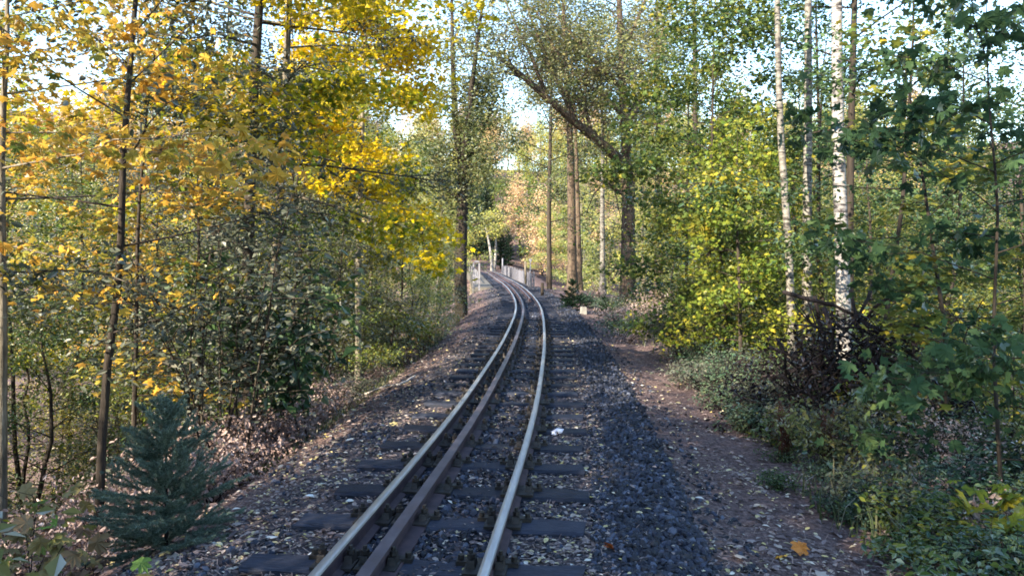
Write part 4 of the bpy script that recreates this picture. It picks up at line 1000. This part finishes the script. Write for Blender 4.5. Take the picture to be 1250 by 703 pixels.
# ------------------------------------------------------------------ young spruce and evergreens
def spruce_mesh(seed, H, R, nwh, nper, dens, nl=.02, low=.04):
    rng = np.random.default_rng(seed); w = Buf(); lf = Buf(); P, D, Sd, L = [], [], [], []
    tube(w, [(0, 0, -.1), (0, 0, H * .5), (0, 0, H)], [H * .016, H * .009, H * .002], 6)
    def twig(p0, d, ln, r):
        s = np.linspace(0, 1, 4); p = p0 + d * ln * s[:, None] + np.array([0, 0, .12 * ln]) * (s ** 2)[:, None]
        tube(w, p, r * (1 - .7 * s), 3, cap=False)
        n = max(4, int(ln * dens)); f = rng.uniform(.05, 1.02, n)
        q = p0 + d * ln * f[:, None] + np.array([0, 0, .12 * ln]) * (f ** 2)[:, None]
        dd = norm(norm(rng.normal(0, 1, (n, 3))) + d * .9)
        P.append(q); D.append(dd); L.append(np.full(n, nl) * rng.uniform(.7, 1.2, n))
    for i in range(nwh):
        u = min(1, max(0, (i + rng.normal(0, .22)) / (nwh - 1))); z = H * (low + (.97 - low) * u)
        for j in range(nper + int(rng.integers(-2, 2))):
            az = (j + rng.uniform(-.3, .3)) / nper * 2 * pi + i; ln = R * ((1 - u) ** .62 * .95 + .08) * rng.uniform(.55, 1.2)
            el = radians(2 + 46 * u) + rng.normal(0, .24); d = np.array([cos(az) * cos(el), sin(az) * cos(el), sin(el)])
            p0 = np.array([0, 0, z]); twig(p0, d, ln, H * .004)
            for q in range(int(3 + 5 * (1 - u))):
                f = rng.uniform(.3, .95); sg = 1 if q % 2 else -1; a2 = az + sg * rng.uniform(.5, .9)
                twig(p0 + d * ln * f + [0, 0, .12 * ln * f * f], np.array([cos(a2) * cos(el * .7), sin(a2) * cos(el * .7), sin(el * .7)]), ln * .42 * (1.15 - f * .6), H * .0025)
    twig(np.array([0, 0, H * .9]), np.array([0, 0, 1.0]), H * .12, H * .003)
    P = np.concatenate(P); D = np.concatenate(D); L = np.concatenate(L); n = len(P)
    sd = norm(np.cross(D, rng.normal(0, 1, (n, 3)))) * (L * .115)[:, None]
    V = np.stack([P - sd, P + sd, P + D * L[:, None]], 1)
    lf.add(V.reshape(-1, 3), np.arange(n * 3).reshape(-1, 3), np.repeat(np.clip(rng.normal(.5, .25, n), 0, 1), 3))
    return w, lf
def spruce(name, label, loc, ms, mat, scale=1.0, rzv=0.0, group=None, cat='tree'):
    t = thing(name, label, cat, loc, rzv, group, scale)
    obj('trunk', ms[0], t); o = obj('crown', ms[1], t); o['kind'] = 'stuff'; return t
w, l = spruce_mesh(6, 1.02, .50, 15, 8, 1400, .024)
g = on_ground(203, 5.2, .03)
spruce('young_spruce', 'small bushy blue green spruce on the left bank beside the track bed', g, (w.mesh('trunk', M['dead_wood'], True), l.mesh('crown', M['needle_spruce'])), None)
w, l = spruce_mesh(2, .95, .42, 10, 8, 700, .035)
ev = (w.mesh('trunk', M['dead_wood'], True), l.mesh('crown', M['needle_dark']))
spruce('evergreen_bush', 'dark round evergreen bush on the right edge just before the bridge', on_ground(699, 26.5), ev, None, 1.15, cat='shrub')
spruce('evergreen_bush', 'lower dark evergreen bush right behind the white marker stone', on_ground(738, 25.0), ev, None, .8, 1.0, cat='shrub')
w, l = spruce_mesh(3, 15, 3.0, 26, 8, 26, .34, .06)
fs = (w.mesh('trunk', M['bark_dark'], True), l.mesh('crown', M['needle_dark']))  # the three left far spruces are added in place of a dark shaded slope
for qx, Y, sc, lb in [(583, 106, .72, 'dark spruce standing in for the shaded slope left of the line beyond the bridge'), (574, 110, .72, 'dark spruce farthest left, standing in for the shaded slope beyond the bridge'), (593, 112, .74, 'dark spruce standing in for the shaded slope behind the leaning far birches'), (611, 98, .45, 'small dark spruce right of the far birches'), (621, 103, .34, 'smallest dark spruce above the far end of the bridge fence')]:
    spruce('dark_spruce', lb, on_ground(qx, Y), fs, None, sc, qx * .1)

# birches at the far end of the bridge
def far_birch(b, top, Y, r, label):
    p0 = on_ground(b, Y); p1 = at_px(top[0], top[1], Y)
    d = np.array(p1) - np.array(p0); s = np.linspace(0, 1, 6)[:, None]
    tp = d * s + np.array([1, 0, 0]) * (np.sin(s * 3.1) * .25)
    pr = proto(int(b) + 900, 'bark_birch', 'leaf_pale', trunk_pts=tp, r0=r, base=d[2] * .65, crown_r=2.0, nprim=14, nsec=4, nleaf=1300, lsize=.22, tmpl=QUAD, flat=.4, spread=.4)
    place_tree('birch_tree', label, pr, p0)
far_birch(601, (588, 262), 92, .22, 'pale birch leaning left at the far end of the bridge')
far_birch(603, (603, 262), 93, .20, 'upright pale birch at the far end of the bridge')

# ------------------------------------------------------------------ bridge
M['deck'] = rough_mat('bridge_deck', [lin('3a3a3e'), lin('55534f'), lin('7a746a')], 2, (1, 1, 1), bump=.4)
M['stone_pier'] = rough_mat('pier_stone', [lin('5a5248'), lin('7a7064'), lin('988c7c')], 1.5, bump=.6, bump_dist=.05)
M['grey_board'] = rough_mat('weathered_board', [lin('42424a'), lin('5a5a62'), lin('76767e')], 3, (6, 6, 1), bump=.3, objw=.8)
M['white_steel'] = rough_mat('painted_steel', [lin('5a5a60'), lin('707078'), lin('88888e')], 5, bump=.1, rough=.5, spec=.4)
br = thing('bridge', 'railway bridge carrying the line over the wooded valley', 'bridge', (0, 0, 0))
ys = np.arange(41.2, 88.1, 1.3); bx_ = cx(ys); bz = rz(ys) - .155
def strip(d0, d1, zt, zb, ysv):
    b = Buf(); c = cx(ysv); z = rz(ysv)
    V = np.stack([np.stack([c + d0, ysv, z + zb], 1), np.stack([c + d1, ysv, z + zb], 1), np.stack([c + d1, ysv, z + zt], 1), np.stack([c + d0, ysv, z + zt], 1)], 1)
    n = len(ysv); i = np.arange(n - 1)[:, None] * 4; j = np.arange(4)[None, :]; k = (j + 1) % 4
    b.quads(V.reshape(-1, 3), np.stack([i + j, i + k, i + 4 + k, i + 4 + j], -1).reshape(-1, 4))
    b.quads(V[0], [[0, 3, 2, 1]]); b.quads(V[-1], [[0, 1, 2, 3]])
    return b
obj('deck', strip(-2.0, 1.25, -.275, -.9, ys).mesh('deck', M['deck']), br)
for d0, d1 in ((-1.95, -1.0), (.95, 1.2)):
    obj('walkway', strip(d0, d1, -.15, -.27, ys).mesh('walkway', M['deck']), br)
for yv in (54, 66, 77):
    b = Buf(); x0 = float(cx(yv)); box(b, (x0 - .4, yv, -5.4), (3.0, 1.8, 10.0)); obj('pier', b.mesh('pier', M['stone_pier']), br)
fe = thing('bridge_fence', 'light grey board fence along the right side of the bridge', 'fence', (float(cx(41)) + 1.05, 41, float(rz(41)) - .2))
fx, fy, fz = fe.location
PAN = []
for v in range(3):
    b = Buf(); r_ = np.random.default_rng(v)
    for i in range(9):
        hh = .74 + r_.normal(0, .012); box(b, (0, .14 + i * .27, hh / 2 + .05), (.025, .225, hh))
    for z in (.22, .62): box(b, (.03, 1.22, z), (.04, 2.4, .08))
    PAN.append(b.mesh('panel', M['grey_board']))
b = Buf(); box(b, (0, 0, .4), (.1, .1, .95)); POST = b.mesh('post', M['grey_board'])
yv = 41.2
for i in range(13):
    x = float(cx(yv)) + 1.05; h = math.atan(float(cx(yv + 2.5) - cx(yv)) / 2.5)
    obj('panel', PAN[i % 3], fe, (x - fx, yv - fy, float(rz(yv)) - .2 - fz), (0, 0, -h)); obj('post', POST, fe, (x - fx + .09, yv - fy, float(rz(yv)) - .2 - fz), (0, 0, -h))
    yv += 2.55
def post_thing(name, label, px_, py_, Y, h, r, mat, cat, disc=0):
    p = at_px(px_, py_, Y); t = thing(name, label, cat, p); b = Buf(); tube(b, [(0, 0, -.3), (0, 0, h)], r, 8); obj('pole', b.mesh('pole', M[mat], True), t)
    if disc:
        b = Buf(); tube(b, [(0, .02, h), (0, -.02, h)], disc, 20); obj('disc', b.mesh('disc', M['white_steel']), t)
    return t
post_thing('round_sign', 'small round white sign on a post at the near end of the bridge fence', 647.5, 348, 40.6, 1.3, .025, 'white_steel', 'sign', .08)
post_thing('fence_post', 'tall thin pale post at the far end of the bridge fence', 613.5, 332, 73, 1.3, .06, 'white_steel', 'post')
post_thing('wooden_post', 'short brown post standing behind the fence near the round sign', 641.5, 340, 44.5, 1.0, .06, 'bark_grey', 'post')
post_thing('marker_post', 'short dark post with pale base at the corner of the right bank', 662, 356, 34, .38, .07, 'bark_dark', 'post')
rl = thing('bridge_railing', 'white steel railing with tall posts on the left side of the bridge', 'railing', (float(cx(41)) - 1.75, 41, float(rz(41)) - .2))
fx, fy, fz = rl.location
for i, (yv, h, r) in enumerate([(40.4, 1.4, .045), (42.4, 1.4, .045)] + [(47.0 + 6 * k, .85, .03) for k in range(7)]):
    b = Buf(); x = float(cx(yv)) - 1.75 - (.28 if i == 1 else 0); z = float(rz(yv)) - .25
    box(b, (0, 0, h / 2), (r * 2, r * 2, h)); obj('post', b.mesh('post', M['white_steel']), rl, (x - fx, yv - fy, z - fz))
for zz_ in (.4, .82):
    yr = np.arange(47.0, 84, 1.0); b = Buf(); tube(b, np.stack([cx(yr) - 1.75 - fx, yr - fy, rz(yr) - .25 + zz_ - fz], 1), .028, 5); obj('rail', b.mesh('rail', M['white_steel']), rl)
b = Buf(); tube(b, [(0, -.6, 1.42), (-.28, 1.4, 1.42)], .05, 6); obj('top_bar', b.mesh('top_bar', M['white_steel']), rl)

# white marker stone at the right edge
g = ground_px(712, 383); b = Buf(); box(b, (0, 0, .08), (.2, .16, .3), taper=.86)
M['marker'] = rough_mat('marker_stone', [lin('6c6a68'), lin('86847f'), lin('9c9a94')], 6, bump=.3)
tag(obj('marker_stone', b.mesh('marker_stone', M['marker']), None, g, (0.04, .03, .2)), 'small white marker stone at the right edge of the ballast', 'marker stone')

# ------------------------------------------------------------------ dead wood
def stick(name, label, pxs, r, mat, cat='branch', lift=.02, forks=0):
    pts = np.array([ground_px(a, c) for a, c in pxs]); pts[:, 2] += lift + r
    o_ = pts[0].copy(); b = Buf(); t = np.linspace(0, 1, len(pts) * 4)
    s = np.linspace(0, 1, len(pts)); p = np.stack([np.interp(t, s, pts[:, k]) for k in range(3)], 1) + np.random.default_rng(len(name) + int(pxs[0][0])).normal(0, r * .25, (len(t), 3))
    tube(b, p - o_, r * (1.1 - .5 * t), 6)
    return tag(obj(name, b.mesh(name, M[mat], True), None, o_), label, cat)
stick('fallen_branch', 'long pale bare branch lying on the left edge of the bed', [(408, 506), (438, 490), (466, 479), (490, 475), (507, 465)], .022, 'pale_stick', lift=.06)
stick('fallen_branch', 'short pale stick leaning in the weeds on the left bank', [(470, 425), (486, 409)], .02, 'pale_stick', lift=.1)
stick('fallen_branch', 'short pale stick nearer the bed, right of the leaning one', [(498, 418), (513, 410)], .018, 'pale_stick', lift=.06)
stick('fallen_branch', 'dark broken branch rising from the withered plants on the left', [(340, 502), (352, 478), (368, 462)], .022, 'bark_dark', lift=.25)
# brush pile
bp_c = np.array([(1028 - 625) / FPX * 8.9, 8.9, 0]); bp_c[2] = gz(bp_c[0], bp_c[1])
t = thing('brush_pile', 'heap of dark dead branches piled in front of the thickest birch', 'brush pile', bp_c, scale=1.45)
rb = np.random.default_rng(31)
def dead_branch(rng, L, r):
    b = Buf(); s = np.linspace(0, 1, 7); p = np.stack([(s - .5) * L, np.cumsum(rng.normal(0, .03 * L, 7)), np.cumsum(rng.normal(0, .02 * L, 7))], 1); tube(b, p, r * (1.1 - .8 * s), 5)
    for q in range(7):
        f = rng.uniform(.2, 1); pq = np.array([np.interp(f, s, p[:, k]) for k in range(3)]); d = norm(rng.normal(0, 1, 3) + [.8, 0, .2]) * L * rng.uniform(.15, .4)
        tube(b, [pq, pq + d * .5 + rng.normal(0, .02, 3), pq + d], r * np.array([.5, .35, .12]), 3, cap=False)
    return b.mesh('branch', M['dead_wood'], True)
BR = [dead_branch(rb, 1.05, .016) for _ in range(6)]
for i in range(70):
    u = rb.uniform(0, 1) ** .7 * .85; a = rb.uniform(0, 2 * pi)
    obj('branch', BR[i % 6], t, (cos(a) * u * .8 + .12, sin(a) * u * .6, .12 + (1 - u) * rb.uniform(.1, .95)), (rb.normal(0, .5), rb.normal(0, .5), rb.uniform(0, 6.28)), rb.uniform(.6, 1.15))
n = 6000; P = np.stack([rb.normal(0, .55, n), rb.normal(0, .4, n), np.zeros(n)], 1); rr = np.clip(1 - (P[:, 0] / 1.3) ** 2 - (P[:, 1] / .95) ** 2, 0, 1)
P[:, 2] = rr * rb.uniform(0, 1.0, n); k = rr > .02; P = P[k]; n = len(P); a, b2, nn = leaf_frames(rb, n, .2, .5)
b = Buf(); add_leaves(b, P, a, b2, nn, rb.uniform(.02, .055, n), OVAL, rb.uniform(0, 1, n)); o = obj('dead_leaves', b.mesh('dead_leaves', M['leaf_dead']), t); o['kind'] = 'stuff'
# fallen log on the right
p0 = ground_px(1158, 520); p1 = ground_px(1222, 520); p1[1] = p0[1] - .1; p1[2] = gz(p1[0], p1[1]); b = Buf(); s = np.linspace(0, 1, 8)
tube(b, (p1 - p0) * s[:, None] + np.stack([0 * s, 0 * s, .02 * np.sin(s * 5)], 1), .075 + .008 * np.sin(s * 9), 10)
tag(obj('fallen_log', b.mesh('fallen_log', M['log'], True), None, p0 + [0, 0, .10]), 'fallen orange brown log lying on the right bank above the brambles', 'log')

# ------------------------------------------------------------------ labels of the repeated plants: each by the landmark it grows next to
MARKS = [('the young spruce', 203, 5.2), ('the leaning dark trunk', 130, 7.4), ('the lower left maple seedling', 58, 4.4), ('the glossy green bush', 352, 9.4), ('the stout dark trunk', 302, 10.2),
         ('the golden maple', 330, 11.2), ('the dry grass clump', 522, 21.5), ('the forked tree', 563, 29), ('the yellow green curve maple', 452, 18), ('the white marker stone', 712, 23), ('the round evergreen bush', 699, 26.5),
         ('the brush pile', 1028, 8.9), ('the thickest birch', 1031, 11.6), ('the leftmost birch', 968, 12.4), ('the fallen log', 1190, 9.5), ('the right edge maple', 1222, 5.9), ('the large orange leaf', 972, 4.3),
         ('the bushy green maple', 868, 14.5), ('the broad oak', 766, 35), ('the right edge maple seedling', 1228, 4.9), ('the far left orange maple', 0, 7.2), ('the red dock stalks', 985, 6.6)]
SHORT = {'brambles at the lower right': 'COLOUR bramble clump', 'weeds along the right side of the path': 'COLOUR weed clump', 'weeds farther along the right bank': 'COLOUR weed clump', 'shrubs under the right bank trees': 'COLOUR shrub',
         'withered plants on the left bank': 'COLOUR withered plant', 'weeds along the left edge of the bed': 'COLOUR bank weed', 'shrubs on the left slope': 'COLOUR slope shrub'}
SHADE = {'leaf_bramble': 'dull green', 'leaf_green': 'fresh green', 'leaf_grey': 'grey green', 'leaf_dry': 'pinkish brown', 'leaf_yellowgreen': 'yellow green', 'leaf_oak': 'olive'}
RANK = ['nearest', 'second nearest', 'third nearest', 'fourth nearest', 'fifth nearest', 'sixth nearest', 'seventh nearest', 'eighth nearest']
same = {}
for o in list(COL.objects):
    gname = o.get('group')
    if gname in SHORT:
        x, yv = o.location[0], o.location[1]
        best = min(MARKS, key=lambda m: ((m[1] - 625) / FPX * m[2] - x) ** 2 + (m[2] - yv) ** 2)
        dx, dy = x - (best[1] - 625) / FPX * best[2], yv - best[2]
        rel = ('right of ' if dx > 0 else 'left of ') if abs(dx) > abs(dy) else ('behind ' if dy > 0 else 'in front of ')
        fol = [c for c in o.children if c.name.startswith('foliage')][0]
        lab = SHORT[gname].replace('COLOUR', SHADE.get(fol.material_slots[0].material.name, 'green')) + ' ' + rel + best[0]
        same.setdefault(lab, []).append((yv, o))
for lab, lst in same.items():
    lst.sort(key=lambda t: t[0])
    for i, (_, o) in enumerate(lst):
        o['label'] = lab if len(lst) == 1 else lab + ', ' + RANK[min(i, 7)] + ' of them'
